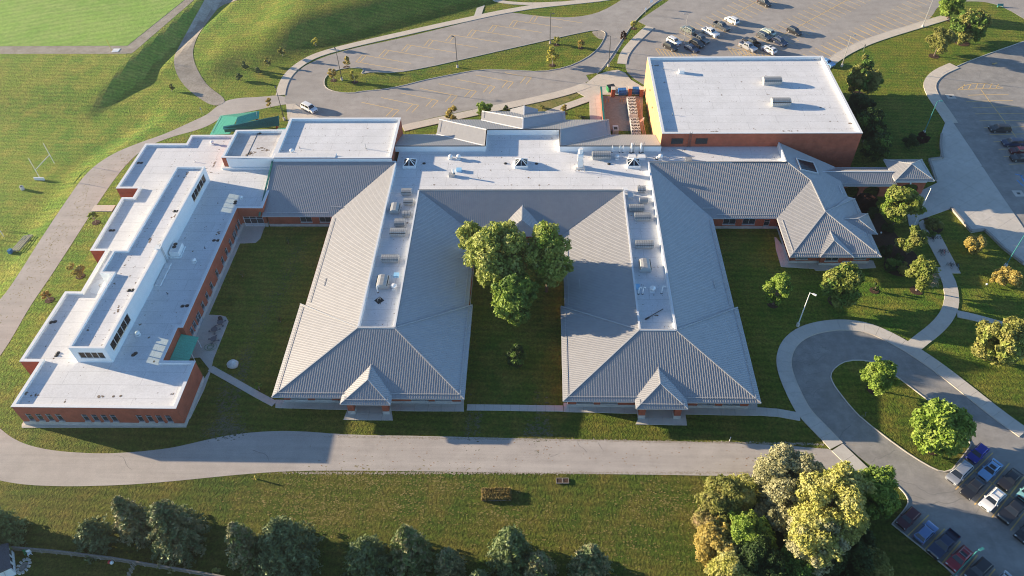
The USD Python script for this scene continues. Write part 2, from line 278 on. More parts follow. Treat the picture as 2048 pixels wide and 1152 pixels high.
# ------------------------------------------------------------------ terrain
def sstep(t): t = np.clip(t, 0, 1); return t * t * (3 - 2 * t)
def sideline(x, y, a, b):                       # signed distance to the right of the line a -> b
    dx, dy = b[0] - a[0], b[1] - a[1]; L = math.hypot(dx, dy)
    return ((x - a[0]) * dy - (y - a[1]) * dx) / L
DITCH = np.array(P2([(300, 240), (245, 276), (192, 308), (146, 345), (104, 400), (54, 470), (4, 560), (-60, 660)]))
def polydist(x, y, pl):
    d = np.full(np.shape(x), 1e9)
    for a, b in zip(pl[:-1], pl[1:]):
        v = b - a; t = np.clip(((x - a[0]) * v[0] + (y - a[1]) * v[1]) / (v @ v), 0, 1)
        d = np.minimum(d, np.hypot(x - a[0] - t * v[0], y - a[1] - t * v[1]))
    return d
PLAT = 2.7
E0, E1 = P(266, 107, PLAT), P(390, 0, PLAT); YS = float(P(257, 108, PLAT)[1])
def terrain(x, y):
    x, y = np.asarray(x, float), np.asarray(y, float)
    se = sideline(x, y, E0[:2], E1[:2]) - .5; ss = YS - .6 - y
    h = PLAT * (1 - sstep(np.hypot(np.maximum(se, 0) / 9.0, np.maximum(ss, 0) / 34.0)))
    h = h + 1.25 * sstep((se - 5.0) / 7.0) * sstep((y - 186) / 12.0) * sstep((-85 - x) / 12.0)
    t1 = -sideline(x, y, (-80, 194.5), (-15, 234.0)) / 21.0
    t2 = sideline(x, y, (-101.0, 194.0), (-98.5, 229.7)) / 26.0
    h = h + 4.6 * sstep(t1) * sstep(t2) * sstep((-13.0 - x) / 7.0) * (1 - .5 * sstep((y - 262) / 70))
    xl = np.interp(y, DITCH[::-1, 1], DITCH[::-1, 0]); h = h - .95 * sstep(((xl - x) * .8 + 3.5) / 7.0) * sstep((DITCH[0, 1] + 14 - y) / 14)
    h = h - .25 * np.exp(-(polydist(x, y, DITCH) / 3.6) ** 2) * (y > 95)
    return h
X = np.concatenate([[-1600, -900, -500, -320], np.arange(-260, -4, 1.5), [0, 30, 60, 100, 150, 220, 400, 900, 1600]])
Y = np.concatenate([[-900, -300, 0, 30, 60, 80], np.arange(95, 340, 1.5), [360, 420, 600, 1000, 1900]])
gx, gy = np.meshgrid(X, Y); nx, ny = len(X), len(Y)
gz = terrain(gx, gy)
idx = np.arange(nx * ny).reshape(ny, nx); a_, b_, c_, d_ = idx[:-1, :-1].ravel(), idx[:-1, 1:].ravel(), idx[1:, 1:].ravel(), idx[1:, :-1].ravel()
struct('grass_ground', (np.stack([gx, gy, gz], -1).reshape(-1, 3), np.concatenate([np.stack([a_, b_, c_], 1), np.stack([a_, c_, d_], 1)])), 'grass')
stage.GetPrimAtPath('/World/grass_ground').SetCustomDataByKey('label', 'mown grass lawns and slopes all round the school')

def drape(poly, off, step=1.5):                 # a sheet that follows the terrain
    mb = MB(); x0, y0, x1, y1 = poly.bounds
    for x in np.arange(math.floor(x0 / step) * step, x1, step):
        for y in np.arange(math.floor(y0 / step) * step, y1, step):
            g = poly.intersection(sbox(x, y, x + step, y + step))
            if g.is_empty: continue
            for p in polys(g):
                c = np.asarray(p.exterior.coords)[:-1]
                if len(c) < 3: continue
                if not p.exterior.is_ccw: c = c[::-1]
                z = terrain(c[:, 0], c[:, 1]) + off
                mb.add(np.column_stack([c, z]), [[0, i, i + 1] for i in range(1, len(c) - 1)])
    return mb
def PG(px, py):                                # the point of the terrain seen at a pixel
    z = 0.0
    for _ in range(6): q = P(px, py, z); z = float(terrain(q[0], q[1]))
    return np.array([q[0], q[1], z])
def sheet(poly, z, t=.03): return MB().prism(poly, z - t, z)

# sports field on the raised plateau with its cinder track
fld = ppoly([(-120, 93), (254.7, 91.6), (369, 0), (430, -50), (-120, -50)], PLAT)
trk = ppoly([(-120, 108), (252, 107.5), (264, 106.5), (272, 100), (388, 0), (450, -52), (-120, -52)], PLAT)
struct('cinder_track', sheet(trk.difference(fld), PLAT + .025), 'gravel'); tag(stage.GetPrimAtPath('/World/cinder_track'), 'narrow bare track edging the bright green sports field')
struct('sports_field', sheet(fld, PLAT + .06), 'field_grass'); tag(stage.GetPrimAtPath('/World/sports_field'), 'bright green sports field on the raised plateau at upper left')
gp = spoly([(428, 214), (395, 195), (368, 172), (352, 148), (350, 120), (362, 90), (385, 55), (410, 20), (428, -10), (440, -30), (500, -30), (492, 2), (470, 10), (445, 12), (425, 35), (402, 70), (388, 105), (390, 130), (402, 155), (420, 176), (445, 193), (452, 205)])
struct('gravel_path', drape(gp, .05), 'gravel'); tag(stage.GetPrimAtPath('/World/gravel_path'), 'pale gravel track climbing between two grass hills')

# ------------------------------------------------------------------ roads and car parks
road = spoly([(1735, 962), (1690, 966), (1640, 962), (1500, 953), (1350, 950), (1200, 948), (1000, 945), (800, 942), (640, 941), (560, 943), (480, 949), (400, 957), (330, 964), (250, 970), (150, 973), (60, 971), (0, 962), (-60, 945), (-120, 915), (-165, 870), (-180, 810), (-165, 745), (-120, 700), (-60, 655), (0, 601),
              (30, 560), (80, 480), (130, 405), (165, 355), (192, 329), (230, 305), (280, 285), (330, 268), (380, 245), (415, 229), (432, 214), (450, 202), (475, 196), (520, 194), (560, 190), (590, 200), (582, 209), (570, 208), (519, 219), (470, 229), (438, 238), (422, 249),
              (395, 260), (345, 273), (300, 290), (266, 314), (230, 356), (190, 415), (142, 490), (100, 555), (60, 612), (22, 680), (0, 712), (-30, 752), (-42, 795), (-30, 832), (0, 857), (25, 877), (60, 892), (110, 902), (180, 907), (250, 906), (330, 898), (370, 890), (420, 878), (470, 868), (540, 862), (600, 862), (700, 870), (850, 872), (1000, 876), (1200, 880), (1400, 884), (1560, 890), (1640, 897), (1662, 898), (1720, 930)], 2)
bus = spoly([(571, 190), (571, 180), (573, 170), (582, 155), (602, 136), (640, 116), (700, 98), (800, 77), (900, 53), (960, 37), (1010, 24.5), (1032, 26), (1060, 30), (1100, 34), (1140, 35), (1175, 31), (1205, 22), (1240, 2), (1262, -14), (1360, -14), (1312, 6), (1285, 28), (1266, 48), (1253, 72), (1238, 98), (1223, 122), (1205, 140), (1194, 150), (1172, 166), (1140, 178), (1100, 189), (1000, 208), (900, 228), (850, 239), (800, 252), (760, 262), (640, 240), (610, 224), (592, 210), (568, 207)], 1)
island = spoly([(648, 168), (650, 155), (665, 143), (690, 136), (720, 136), (728, 139), (722, 148), (732, 146), (745, 144), (790, 146), (850, 136), (930, 118), (1000, 102), (1080, 84), (1150, 68), (1190, 60), (1206, 62), (1212, 68), (1206, 82), (1196, 98), (1171, 118), (1130, 136), (1080, 144), (1030, 141), (960, 139), (900, 150), (850, 160), (800, 173), (760, 180), (730, 182), (700, 187), (670, 184), (653, 177)], 1)
north_island = spoly([(1866, 30), (1872, 18), (1880, 12), (1900, 5), (1940, 2), (1980, 5), (2015, 18), (2048, 38), (2110, 70), (2110, 75), (2048, 85), (1990, 105), (1925, 128), (1880, 152), (1800, 200), (1700, 240), (1600, 160), (1660, 122), (1700, 97), (1780, 67), (1850, 46)], 1)
north = spoly([(1276, 43), (1276, 43), (1302, 56), (1286, 72), (1268, 90), (1254, 112), (1250, 132), (1257, 150), (1300, 178), (1300, 178), (1600, 178), (1640, 150), (1668, 116), (1700, 95), (1780, 65), (1850, 43), (1872, 40), (1880, 30), (2048, 60), (2130, 90), (2300, 90), (2300, -70), (1420, -70), (1345, -5), (1330, 6), (1300, 26)], 1).difference(north_island)
east = spoly([(2048, 82), (1990, 104), (1925, 128), (1884, 148), (1866, 163), (1869, 186), (1889, 229), (1938, 303), (1977, 362), (2040, 457), (2192, 646), (2400, 640), (2400, 60), (2110, 60)], 1)
loop = spoly([(1640, 868), (1600, 808), (1580, 755), (1574, 715), (1588, 686), (1622, 665), (1690, 656), (1735, 663), (1790, 690), (1850, 730), (1900, 766), (1946, 802), (2010, 848), (2048, 862), (2120, 800), (2400, 960), (2400, 1500), (2060, 1330), (1910, 1148), (1784, 1048), (1784, 1048), (1810, 1018), (1817, 1004), (1812, 990), (1795, 972), (1760, 945), (1728, 922), (1690, 890)], 1)
loop_island = spoly([(1660, 750), (1672, 733), (1695, 721), (1736, 721), (1765, 733), (1794, 754), (1835, 785), (1876, 816), (1905, 842), (1927, 866), (1941, 889), (1941, 892), (1905, 938), (1902, 940), (1884, 945), (1852, 930), (1802, 898), (1725, 839), (1701, 814), (1682, 790), (1666, 768)], 1)
GW = ppoly([(1172, 150), (1210, 142), (1246, 132), (1262, 160), (1296, 180), (1296, 200), (1200, 200)])
road = road.difference(bus.buffer(.01)).difference(loop.buffer(.01))
bus = bus.difference(island).difference(GW)
north = north.difference(bus.buffer(.02)).difference(GW)
loop = loop.difference(loop_island)
for n, p, m_, lb in (('service_road', road, 'road_asphalt', 'pale service road running below and left of the school'), ('bus_loop', bus, 'asphalt', 'bus loop with angled stalls round a long grass island'),
                     ('north_parking_lot', north, 'asphalt', 'large half empty parking lot behind the gymnasium'), ('east_parking_lot', east, 'old_asphalt', 'parking lot east of the concrete plaza'),
                     ('front_driveway', loop, 'old_asphalt', 'teardrop driveway loop and parking rows at lower right')):
    struct(n, sheet(p, .02), m_); tag(stage.GetPrimAtPath('/World/' + n), lb)
LOT = {n: stage.GetPrimAtPath('/World/' + n) for n in ('service_road', 'bus_loop', 'north_parking_lot', 'east_parking_lot', 'front_driveway')}

# kerbs of cast concrete round the islands and along the driveway
def kerb(name, poly_or_line, label, w=.16, h=.14, inside=True):
    r = poly_or_line.exterior if hasattr(poly_or_line, 'exterior') else poly_or_line
    obj(name, MB().prism(r.buffer(w / 2, join_style=2), -.02, h), 'concrete', kind='structure', label=label)
kerb('kerb', island, 'low concrete kerb round the long bus loop island')
kerb('kerb', loop_island, 'low concrete kerb round the teardrop island')
kerb('kerb', LineString(smooth_line(P2([(1784, 1048), (1810, 1018), (1817, 1004), (1812, 990), (1795, 972), (1760, 945)]), it=2)), 'curved kerb at the corner by the red hatchback')
kerb('kerb', LineString(P2([(1784, 1049), (1910, 1149), (1990, 1216)])), 'straight kerb in front of the lower row of parked cars')
kerb('kerb', LineString(smooth_line(P2([(1194, 148), (1212, 128), (1238, 88), (1254, 64), (1268, 45), (1288, 24), (1312, 4), (1340, -12)]), it=2)), 'pale kerb beside the bus loop exit')
kerb('kerb', LineString(smooth_line(P2([(1884, 148), (1925, 127), (1990, 103), (2048, 83), (2110, 60)]), it=2)), 'kerb between east lawn and parking lot')

# ------------------------------------------------------------------ sidewalks: every slab its own piece
def slab_walk(name, label, pts, w, L=2.0, z=.13, m='concrete', gap=.03, it=2, kerbs=()):
    line = LineString(smooth_line(P2(pts), it=it)); n = max(1, int(round(line.length / L))); t = thing(name, label, None); tag(t, kind='structure')
    rng = random.Random(len(pts) * 7 + int(w * 10))
    def at(s):
        p, q = line.interpolate(max(0, s - .2)), line.interpolate(min(line.length, s + .2)); c = line.interpolate(s)
        d = np.array([q.x - p.x, q.y - p.y]); d /= np.linalg.norm(d); return np.array([c.x, c.y]), np.array([-d[1], d[0]])
    for i in range(n):
        s0, s1 = line.length * i / n + gap / 2, line.length * (i + 1) / n - gap / 2
        st = [at(s0), at((s0 + s1) / 2), at(s1)]
        p = [c + nn * w / 2 for c, nn in st] + [c - nn * w / 2 for c, nn in st[::-1]]
        obj('slab', MB().prism(Polygon(p).buffer(0), -.02, z + rng.uniform(-.006, .006)), m, t)
    for sgn in kerbs:
        k = line.parallel_offset(w / 2 + .1, 'left' if sgn > 0 else 'right')
        obj('kerb', MB().prism(k.buffer(.09, cap_style=2), -.02, z + .012), 'concrete_warm', t)
    return t
def slab_area(name, label, pts, size=3.0, z=.13, m='concrete', ang=0.0, it=0, gap=.03, cut=None):
    poly = spoly(pts, it) if it else ppoly(pts)
    if cut is not None: poly = poly.difference(cut)
    t = thing(name, label, None); tag(t, kind='structure'); rng = random.Random(int(poly.area)); c = poly.centroid
    ca, sa = math.cos(ang), math.sin(ang); R = math.hypot(poly.bounds[2] - poly.bounds[0], poly.bounds[3] - poly.bounds[1]) / 2 + size
    k = int(R / size) + 1
    for i in range(-k, k):
        for j in range(-k, k):
            q = [(c.x + ca * a - sa * b, c.y + sa * a + ca * b) for a, b in ((i * size + gap / 2, j * size + gap / 2), ((i + 1) * size - gap / 2, j * size + gap / 2), ((i + 1) * size - gap / 2, (j + 1) * size - gap / 2), (i * size + gap / 2, (j + 1) * size - gap / 2))]
            g = poly.intersection(Polygon(q))
            if g.area > .12: obj('slab', MB().prism(g, -.02, z + rng.uniform(-.005, .005)), m, t)
    return t
slab_walk('sidewalk', 'long pale sidewalk along the far side of the bus loop', [(561, 191), (564, 174), (573, 154), (592, 134), (622, 115), (660, 102), (720, 87), (800, 69), (880, 51), (940, 38), (985, 28), (1040, 18), (1079, 12), (1150, 5), (1215, -2), (1260, -12)], 2.6, 3.0, m='concrete_warm')
slab_walk('sidewalk', 'sidewalk leaving the bus loop up the hill', [(955, 33), (962, 12), (969, 0), (985, -25)], 2.2, 3.0)
slab_walk('sidewalk', 'thin upper sidewalk curving above the bus loop', [(978, -4), (1000, 4), (1040, 8), (1090, 8), (1180, 3), (1250, -8)], 1.8, 3.0, m='concrete_warm')
slab_walk('sidewalk', 'pale sidewalk between bus loop and school entrance', [(1176, 170), (1140, 183), (1090, 196), (1000, 215), (920, 232), (850, 247), (806, 257)], 2.9, 2.4, m='concrete_warm')
slab_walk('sidewalk', 'short sidewalk from loading apron to the north entrance', [(1196, 190), (1165, 202), (1130, 214), (1100, 226), (1085, 233)], 2.6, 2.4, m='concrete_warm')
slab_walk('sidewalk', 'curved sidewalk beside the north parking lot entrance', [(1243, 128), (1246, 112), (1257, 95), (1278, 73), (1299, 54)], 2.5, 2.4, m='concrete_warm', kerbs=(-1,))
slab_walk('sidewalk', 'curved sidewalk edging the north parking lot', [(1636, 148), (1655, 130), (1668, 120), (1692, 104), (1730, 86), (1780, 69), (1840, 51), (1893, 35)], 2.8, 3.0, m='concrete_warm', kerbs=(1,))
slab_walk('sidewalk', 'sidewalk wrapping the corner of the east parking lot', [(1908, 131), (1880, 143), (1864, 156), (1857, 171), (1864, 190), (1876, 208), (1889, 226), (1902, 246)], 3.0, 3.0, m='concrete_warm', kerbs=(1,))
slab_walk('sidewalk', 'wide sidewalk ringing the teardrop driveway', [(1672, 893), (1643, 862), (1607, 826), (1587, 788), (1570, 748), (1565, 716), (1578, 684), (1608, 662), (1648, 651.5), (1692, 648.5), (1736, 655), (1774, 671), (1812, 692), (1850, 716), (1893, 747), (1946, 789), (1999, 831), (2048, 866)], 2.55, 2.4, kerbs=(1, -1)[1:])
slab_walk('sidewalk', 'sidewalk ramp crossing between driveway and service road', [(1674, 895), (1697, 917), (1722, 941), (1745, 962)], 2.6, 2.4)
slab_walk('sidewalk', 'sidewalk rising from driveway to the bicycle racks', [(1822, 697), (1845, 678), (1868, 661), (1891, 637), (1903, 611), (1903, 585), (1897, 560), (1889, 546), (1882, 535)], 2.7, 2.4)
slab_walk('sidewalk', 'sidewalk branch heading right beside the pale round tree', [(1914, 628), (1952, 636), (1987, 646), (2048, 662), (2110, 682)], 1.9, 2.0)
slab_walk('sidewalk', 'narrow path of square slabs from patio to left wing', [(421, 737), (455, 756), (480, 770), (515, 790), (549, 808)], 1.3, 1.3, it=0)
slab_walk('sidewalk', 'straight slab path joining the two gabled wings', [(934, 815), (1126, 817.5)], 1.25, 1.6, it=0)
slab_walk('sidewalk', 'slab path from right wing to the driveway sidewalk', [(1512, 823), (1555, 826), (1600, 834)], 1.7, 1.8, it=0)
slab_walk('sidewalk', 'short pad of slabs beside the service road at left', [(186, 417), (228, 417)], 2.2, 1.6, it=0, m='concrete_warm')
slab_area('loading_apron', 'pale concrete loading apron beside the dumpsters', [(1150, 183), (1172, 167), (1194, 150), (1215, 143), (1236, 140), (1250, 146), (1262, 160), (1292, 178), (1292, 190), (1204, 190), (1204, 196), (1170, 194)], 3.4, z=.10, m='concrete_warm', ang=.45)
slab_area('loading_walk', 'concrete strip outside the green topped enclosure wall', [(1178, 195), (1204, 190), (1206, 246), (1180, 244)], 2.4, m='concrete_warm')
plaza = [(1890, 246), (1902, 240), (1946, 305), (1983.5, 363), (2048, 458), (2160, 600), (2090, 570), (2044, 528), (1969, 462), (1942, 466), (1901, 418), (1839, 440), (1834, 452), (1818, 452), (1812, 420), (1846, 380), (1874, 366), (1856, 321), (1880, 318), (1882, 268)]
slab_area('plaza', 'broad concrete plaza of square slabs before the main entrance', plaza, 3.0, ang=.62)
slab_area('bicycle_pad', 'slanted concrete pad under the bicycle racks', [(1836, 446), (1846, 470), (1862, 497), (1888, 547), (1921, 547), (1880, 470), (1860, 470), (1846, 440)], 3.2, ang=.05)
slab_area('patio', 'concrete patio and walk along the east side of the flat wing', [(372, 855), (408, 780), (421, 745), (427, 718), (452, 656), (457, 643), (452, 634), (441, 631), (417, 630), (419, 627), (480, 487), (511, 486), (521, 477), (527, 460), (534, 444), (480, 436), (372, 640), (352, 720), (400, 715), (420, 740), (350, 850)][:], 2.6, z=.10, cut=Polygon([(-90.3, 73.2), (-61.6, 73.2), (-61.6, 83.4), (-66.5, 83.4), (-66.4, 126.3), (-90, 126.3)]))
slab_area('wall_apron', 'narrow concrete apron below the south windows of the flat wing', [(44, 856), (373, 855), (369, 842), (44, 842)], 2.4, z=.09)
slab_area('wall_apron', 'concrete apron along the front of the left gabled wing', [(551, 816), (690, 820), (778, 822), (928, 823), (928, 800), (551, 800)], 2.4, z=.09)
slab_area('wall_apron', 'concrete apron along the front of the right gabled wing', [(1127, 824), (1290, 828), (1372, 829), (1516, 832), (1514, 806), (1127, 806)], 2.4, z=.09)
slab_area('wall_apron', 'concrete apron round the small hipped pavilion', [(1562, 534), (1628, 538), (1632, 542), (1752, 536), (1746, 522), (1572, 500), (1548, 470), (1552, 500)], 2.4, z=.09)
slab_area('porch_pad', 'concrete pad under the left front porch', [(687, 840), (786, 841), (782, 815), (697, 815)], 2.4, z=.11)
slab_area('porch_pad', 'concrete pad under the right front porch', [(1271, 849), (1374, 851), (1370, 824), (1284, 822)], 2.4, z=.11)
slab_area('porch_walk', 'tan concrete walk beside the parked white minivan', [(572, 209), (590, 208), (612, 225), (650, 240), (700, 250), (578, 262), (574, 225)], 2.4, z=.11, m='concrete_warm')
obj('courtyard_floor', sheet(ppoly([(1205, 192), (1286, 192), (1286, 262), (1205, 262)]), .05), 'brick_floor', kind='structure', label='worn floor of the walled equipment yard')

# ------------------------------------------------------------------ painted markings (parts of their car parks)
def mark(parent, a, b, m='yellow_line', w=.18, z=.026):
    a, b = np.asarray(a[:2]), np.asarray(b[:2]); d = (b - a) / np.linalg.norm(b - a); n = np.array([-d[1], d[0]]) * w / 2
    p = np.array([a + n, a - n, b - n, b + n]); obj('painted_line', MB().add(np.column_stack([p, np.full(4, z)]), [[0, 1, 2], [0, 2, 3]]), m, parent)
def pmark(parent, a, b, **k): mark(parent, P(*a), P(*b), **k)
B_ = LOT['bus_loop']
c0, c7 = P(770, 99.7)[:2], P(1067.5, 31.6)[:2]
longv, shortv = P(867.3, 115.9)[:2] - c0, P(757.8, 113)[:2] - c0
for k in range(8):
    c = c0 + (c7 - c0) * k / 7; sh = longv * .085
    mark(B_, c, c + longv); mark(B_, c, c + shortv); mark(B_, c + sh, c + sh + shortv)
c = c0 - (c7 - c0) / 7; mark(B_, c, c + longv); mark(B_, c, c + shortv); mark(B_, c + longv * .085, c + longv * .085 + shortv); mark(B_, c + shortv, c + shortv + longv * .98)
d0, d7 = P(1063, 155.5)[:2], P(798, 220.4)[:2]
lv, sv = P(842.7, 176)[:2] - P(917.9, 191)[:2], P(905.2, 205)[:2] - P(917.9, 191)[:2]
for k in range(8):
    c = d0 + (d7 - d0) * k / 7; sh = lv * .15
    mark(B_, c, c + lv * (.7 if k == 0 else 1)); mark(B_, c, c + sv); mark(B_, c + sh, c + sh + sv)
N_ = LOT['north_parking_lot']
def stall_row(parent, a, b, vec, pitch=2.75, both=True, centre=True):
    a, b, vec = a[:2], b[:2], vec[:2]; L = np.linalg.norm(b - a); v = vec / np.linalg.norm(vec) * 5.4
    if centre: mark(parent, a, b, w=.18)
    for k in range(int(L / pitch) + 1):
        p = a + (b - a) * k * pitch / L; mark(parent, p - (v if both else 0), p + v)
st = P(1447.7, 47.6) - P(1410, 28)
stall_row(N_, P(1372, 84), P(1543, -14), st); stall_row(N_, P(1490, 112), P(1720, -14), st); stall_row(N_, P(1606, 108), P(1846, -14), st, both=False, centre=False)
for ax in ((1311, 97), (1456, 96)):             # hatched ends
    a, b = P(ax[0], ax[1]), P(ax[0] + 80, ax[1] + 12); mark(N_, a, b)
    for k in range(12): p = a + (b - a) * k / 11; mark(N_, p, p + (P(ax[0] + 10, ax[1] + 14) - a) * .95)
arc = LineString(smooth_line(P2([(1664, 118), (1692, 100), (1730, 82.5), (1780, 65), (1840, 47), (1884, 33)]), it=2))
for s in np.arange(1, arc.length, 2.75):
    p = arc.interpolate(s); mark(N_, (p.x, p.y), np.array([p.x, p.y]) - st[:2] / np.linalg.norm(st[:2]) * 5.6)
E_ = LOT['east_parking_lot']
for a, b in (((1936, 190.5), (2017, 188.5)), ((1932, 203), (2026, 201)), ((1945, 215), (2036, 213.6)), ((1950, 228), (2047, 226.6)), ((1959, 242), (2066, 240)), ((1967.7, 255.7), (2076, 253)), ((1979, 269.5), (2088, 267)), ((1986.8, 284), (2100, 281)), ((1997, 298.6), (2110, 296)), ((2007, 312.8), (2120, 310)), ((2018, 328.6), (2130, 325)), ((1961.5, 179), (2060, 312)), ((1915, 179.4), (2006.6, 176.3))):
    pmark(E_, a, b)
ar = smooth_line([(1915, 179.4), (1930, 170.5), (1954.6, 166), (1985, 169), (2006.6, 176.3)], it=2)
for a, b in zip(ar[:-1], ar[1:]): pmark(E_, a, b)
for x_ in (1924, 1937, 1951, 1965, 1979, 1992): pmark(E_, (x_, 179.2 - (x_ - 1915) * .034), (x_ + 5, 170 - 3.5 * math.sin((x_ - 1915) / 91 * 3.1)))
pmark(E_, (1985, 129), (1994, 125.5), w=.5); pmark(E_, (1985, 129), (1990, 128.6), w=.3); pmark(E_, (1985, 129), (1986, 126), w=.3)
for a, b in (((2030, 348), (2046, 352)), ((2034, 360), (2046, 372)), ((2041, 350), (2050, 366))): pmark(E_, a, b, m='blue_line', w=.3)
F_ = LOT['front_driveway']
for a, b in (((1985.7, 905.6), (1911, 979)), ((2018.6, 927), (1949, 1009.5)), ((2047.8, 953.8), (1984, 1035)), ((2080, 985), (2021, 1061)), ((2110, 1012), (2058, 1088)), ((1944, 938.6), (2075, 1030)), ((1857.6, 1030), (1814.8, 1072)), ((1889.5, 1057.6), (1848, 1101)), ((1921, 1083), (1883, 1128)), ((1955, 1110), (1917, 1156)), ((1990, 1138), (1952, 1185)), ((2025, 1166), (1990, 1212))):
    pmark(F_, a, b)
for a, b in (((2040, 862), (2050, 866)), ((2041, 868), (2046, 862))): pmark(F_, a, b, m='blue_line', w=.25)

# tar sealed cracks and drain covers
rc = random.Random(4)
for a, b in (((1700, 930), (1760, 975)), ((1760, 975), (1800, 960)), ((1800, 960), (1868, 990)), ((1868, 990), (1940, 970)), ((1660, 900), (1702, 850)), ((1720, 838), (1735, 826)), ((1640, 690), (1660, 700)), ((1575, 720), (1640, 732)), ((1740, 925), (1790, 900)), ((1800, 985), (1850, 1000)), ((1860, 1010), (1960, 990)), ((1940, 1030), (1985, 975))):
    pl = [np.array(P(*a)[:2]), np.array(P(*b)[:2])]; n = 7
    pts = [pl[0] + (pl[1] - pl[0]) * k / n + np.array([rc.uniform(-.35, .35), rc.uniform(-.35, .35)]) * (0 < k < n) for k in range(n + 1)]
    mb = MB()
    for p, q in zip(pts[:-1], pts[1:]):
        d = (q - p) / np.linalg.norm(q - p); nn = np.array([-d[1], d[0]]) * .035; mb.add(np.column_stack([[p + nn, p - nn, q - nn, q + nn], np.full(4, .0245)]), [[0, 1, 2], [0, 2, 3]])
    obj('crack', mb, 'tar', F_)
for nm_, n_, box_ in (('service_road', 8, (620, 1640, 885, 938)), ('service_road', 3, (60, 560, 915, 955)), ('bus_loop', 7, (700, 1180, 60, 210)), ('north_parking_lot', 8, (1300, 1820, 8, 100)), ('east_parking_lot', 8, (1930, 2040, 140, 420)), ('front_driveway', 8, (1590, 1640, 680, 800))):
    for _ in range(n_):
        p_ = np.array(P(rc.uniform(*box_[:2]), rc.uniform(*box_[2:]))[:2]); a_c = rc.uniform(0, math.pi); L_ = rc.uniform(1.5, 6.5); pts = [p_]
        for _k in range(6): a_c += rc.uniform(-.5, .5); pts.append(pts[-1] + np.array([math.cos(a_c), math.sin(a_c)]) * L_ / 6)
        if not LineString(pts).within({'service_road': road, 'bus_loop': bus, 'north_parking_lot': north, 'east_parking_lot': east, 'front_driveway': loop}[nm_]): continue
        mb = MB()
        for p, q in zip(pts[:-1], pts[1:]):
            d = (q - p) / np.linalg.norm(q - p); nn = np.array([-d[1], d[0]]) * rc.uniform(.015, .04); mb.add(np.column_stack([[p + nn, p - nn, q - nn, q + nn], np.full(4, .0245)]), [[0, 1, 2], [0, 2, 3]])
        obj('crack', mb, 'tar', LOT[nm_])
for (px, py), lot in (((1901.5, 193), 'east_parking_lot'), ((2037, 387), 'east_parking_lot')):
    c = P(px, py); t = thing('storm_drain', 'square concrete storm drain in the lot, %s' % ('near the sidewalk corner' if py < 300 else 'beside the plaza kerb'), 'drain', c)
    obj('collar', MB().mm((-1.1, -1.1, 0), (1.1, 1.1, .032)), 'concrete', t); obj('grate', MB().mm((-.35, -.35, .03), (.35, .35, .045)), 'dark_metal', t)

# patches of bare earth and planting beds
def patch(name, pts, m, label, kind='structure', z=.012, it=2): obj(name, sheet(spoly(pts, it), z, .02), m, kind=kind, label=label)
def worn(label, spots, m, seed, n, r0=.03, r1=.2, z=.02):
    """Thin broken patches of bare soil or dead grass: scattered round each (px, py, spread x, spread y)."""
    r = random.Random(seed); mb = MB()
    for px, py, sx, sy in spots:
        c = P(px, py)
        for _ in range(n * 3):
            x, y = c[0] + r.gauss(0, sx), c[1] + r.gauss(0, sy); k = r.uniform(r0, r1) * math.exp(-((x - c[0]) / sx) ** 2 / 4); a0 = r.uniform(0, 6); m_ = r.randint(6, 9)
            if float(terrain(x, y)) > .15: continue
            q = [(x + k * (1.6 if seed % 2 else 1) * r.uniform(.5, 1.2) * math.cos(a0 + t * 2 * math.pi / m_), y + k * r.uniform(.5, 1.2) * math.sin(a0 + t * 2 * math.pi / m_), z + r.uniform(-.004, .004)) for t in range(m_)]
            mb.add(q, [[0, t, t + 1] for t in range(1, m_ - 1)])
    obj('worn_ground', mb, m, kind='stuff', label=label)
worn('broken bare soil where the lawn meets the service road', [(438, 862, 2.0, .9), (455, 848, 1.6, 1.2), (447, 835, 1.2, 2.0), (470, 862, 1.6, .7), (480, 770, .6, 3.0), (450, 790, 1.2, 2.2)], 'thin_grass', 3, 60)
worn('bare soil scuffed at the road edge below the wings', [(1080, 872, 2.2, .6), (1065, 862, 1.0, 1.2), (1092, 855, .5, 2.5), (1075, 835, .4, 3.0), (955, 845, .5, 2.5), (937, 848, .4, 2.5)], 'thin_grass', 5, 34)
worn('pale worn streaks across the left courtyard grass', [(575, 545, 1.8, 2.6), (560, 590, 1.6, 3.0), (540, 615, 1.3, 3.0), (520, 640, 1.3, 3.0), (495, 700, .9, 3.0), (485, 740, .8, 2.5), (600, 500, 2.0, 2.0)], 'thin_grass', 8, 45, .04, .16)
worn('dry straw coloured tufts on the lawn below the service road', [(700, 960, 6, 1.5), (860, 965, 8, 1.6), (560, 1000, 7, 2.0), (1010, 1040, 9, 2.5), (1250, 1080, 8, 3), (780, 1020, 8, 2), (640, 1030, 5, 2), (1330, 1000, 6, 2)], 'straw', 11, 150, .05, .16)
worn('dry grass and crumbled edge along the road shoulders', [(x_, 946 + (x_ < 600) * 3, 4.5, .12) for x_ in range(620, 1660, 70)] + [(x_, 875 + (x_ - 800) * .016, 4.5, .12) for x_ in range(720, 1640, 70)], 'sand', 12, 42, .05, .16, .024)
worn('straw coloured tufts on the field beside the service road', [(120, 470, 2.5, 6), (60, 560, 2.5, 6), (180, 380, 2.5, 5), (260, 320, 4, 3), (360, 285, 4, 2)], 'straw', 14, 120, .06, .2)
worn('fallen leaves and scraps scattered on the service road', [(x_, 910 + 12 * math.sin(x_), 6, 1.6) for x_ in range(700, 1640, 90)], 'leaf_litter', 15, 7, .05, .11, .03)
patch('mulch_bed', [(1003, 216), (1060, 200), (1110, 186), (1150, 180), (1166, 184), (1150, 196), (1110, 214), (1080, 226), (1000, 226)], 'long_grass', 'dry planting bed by the north entrance')
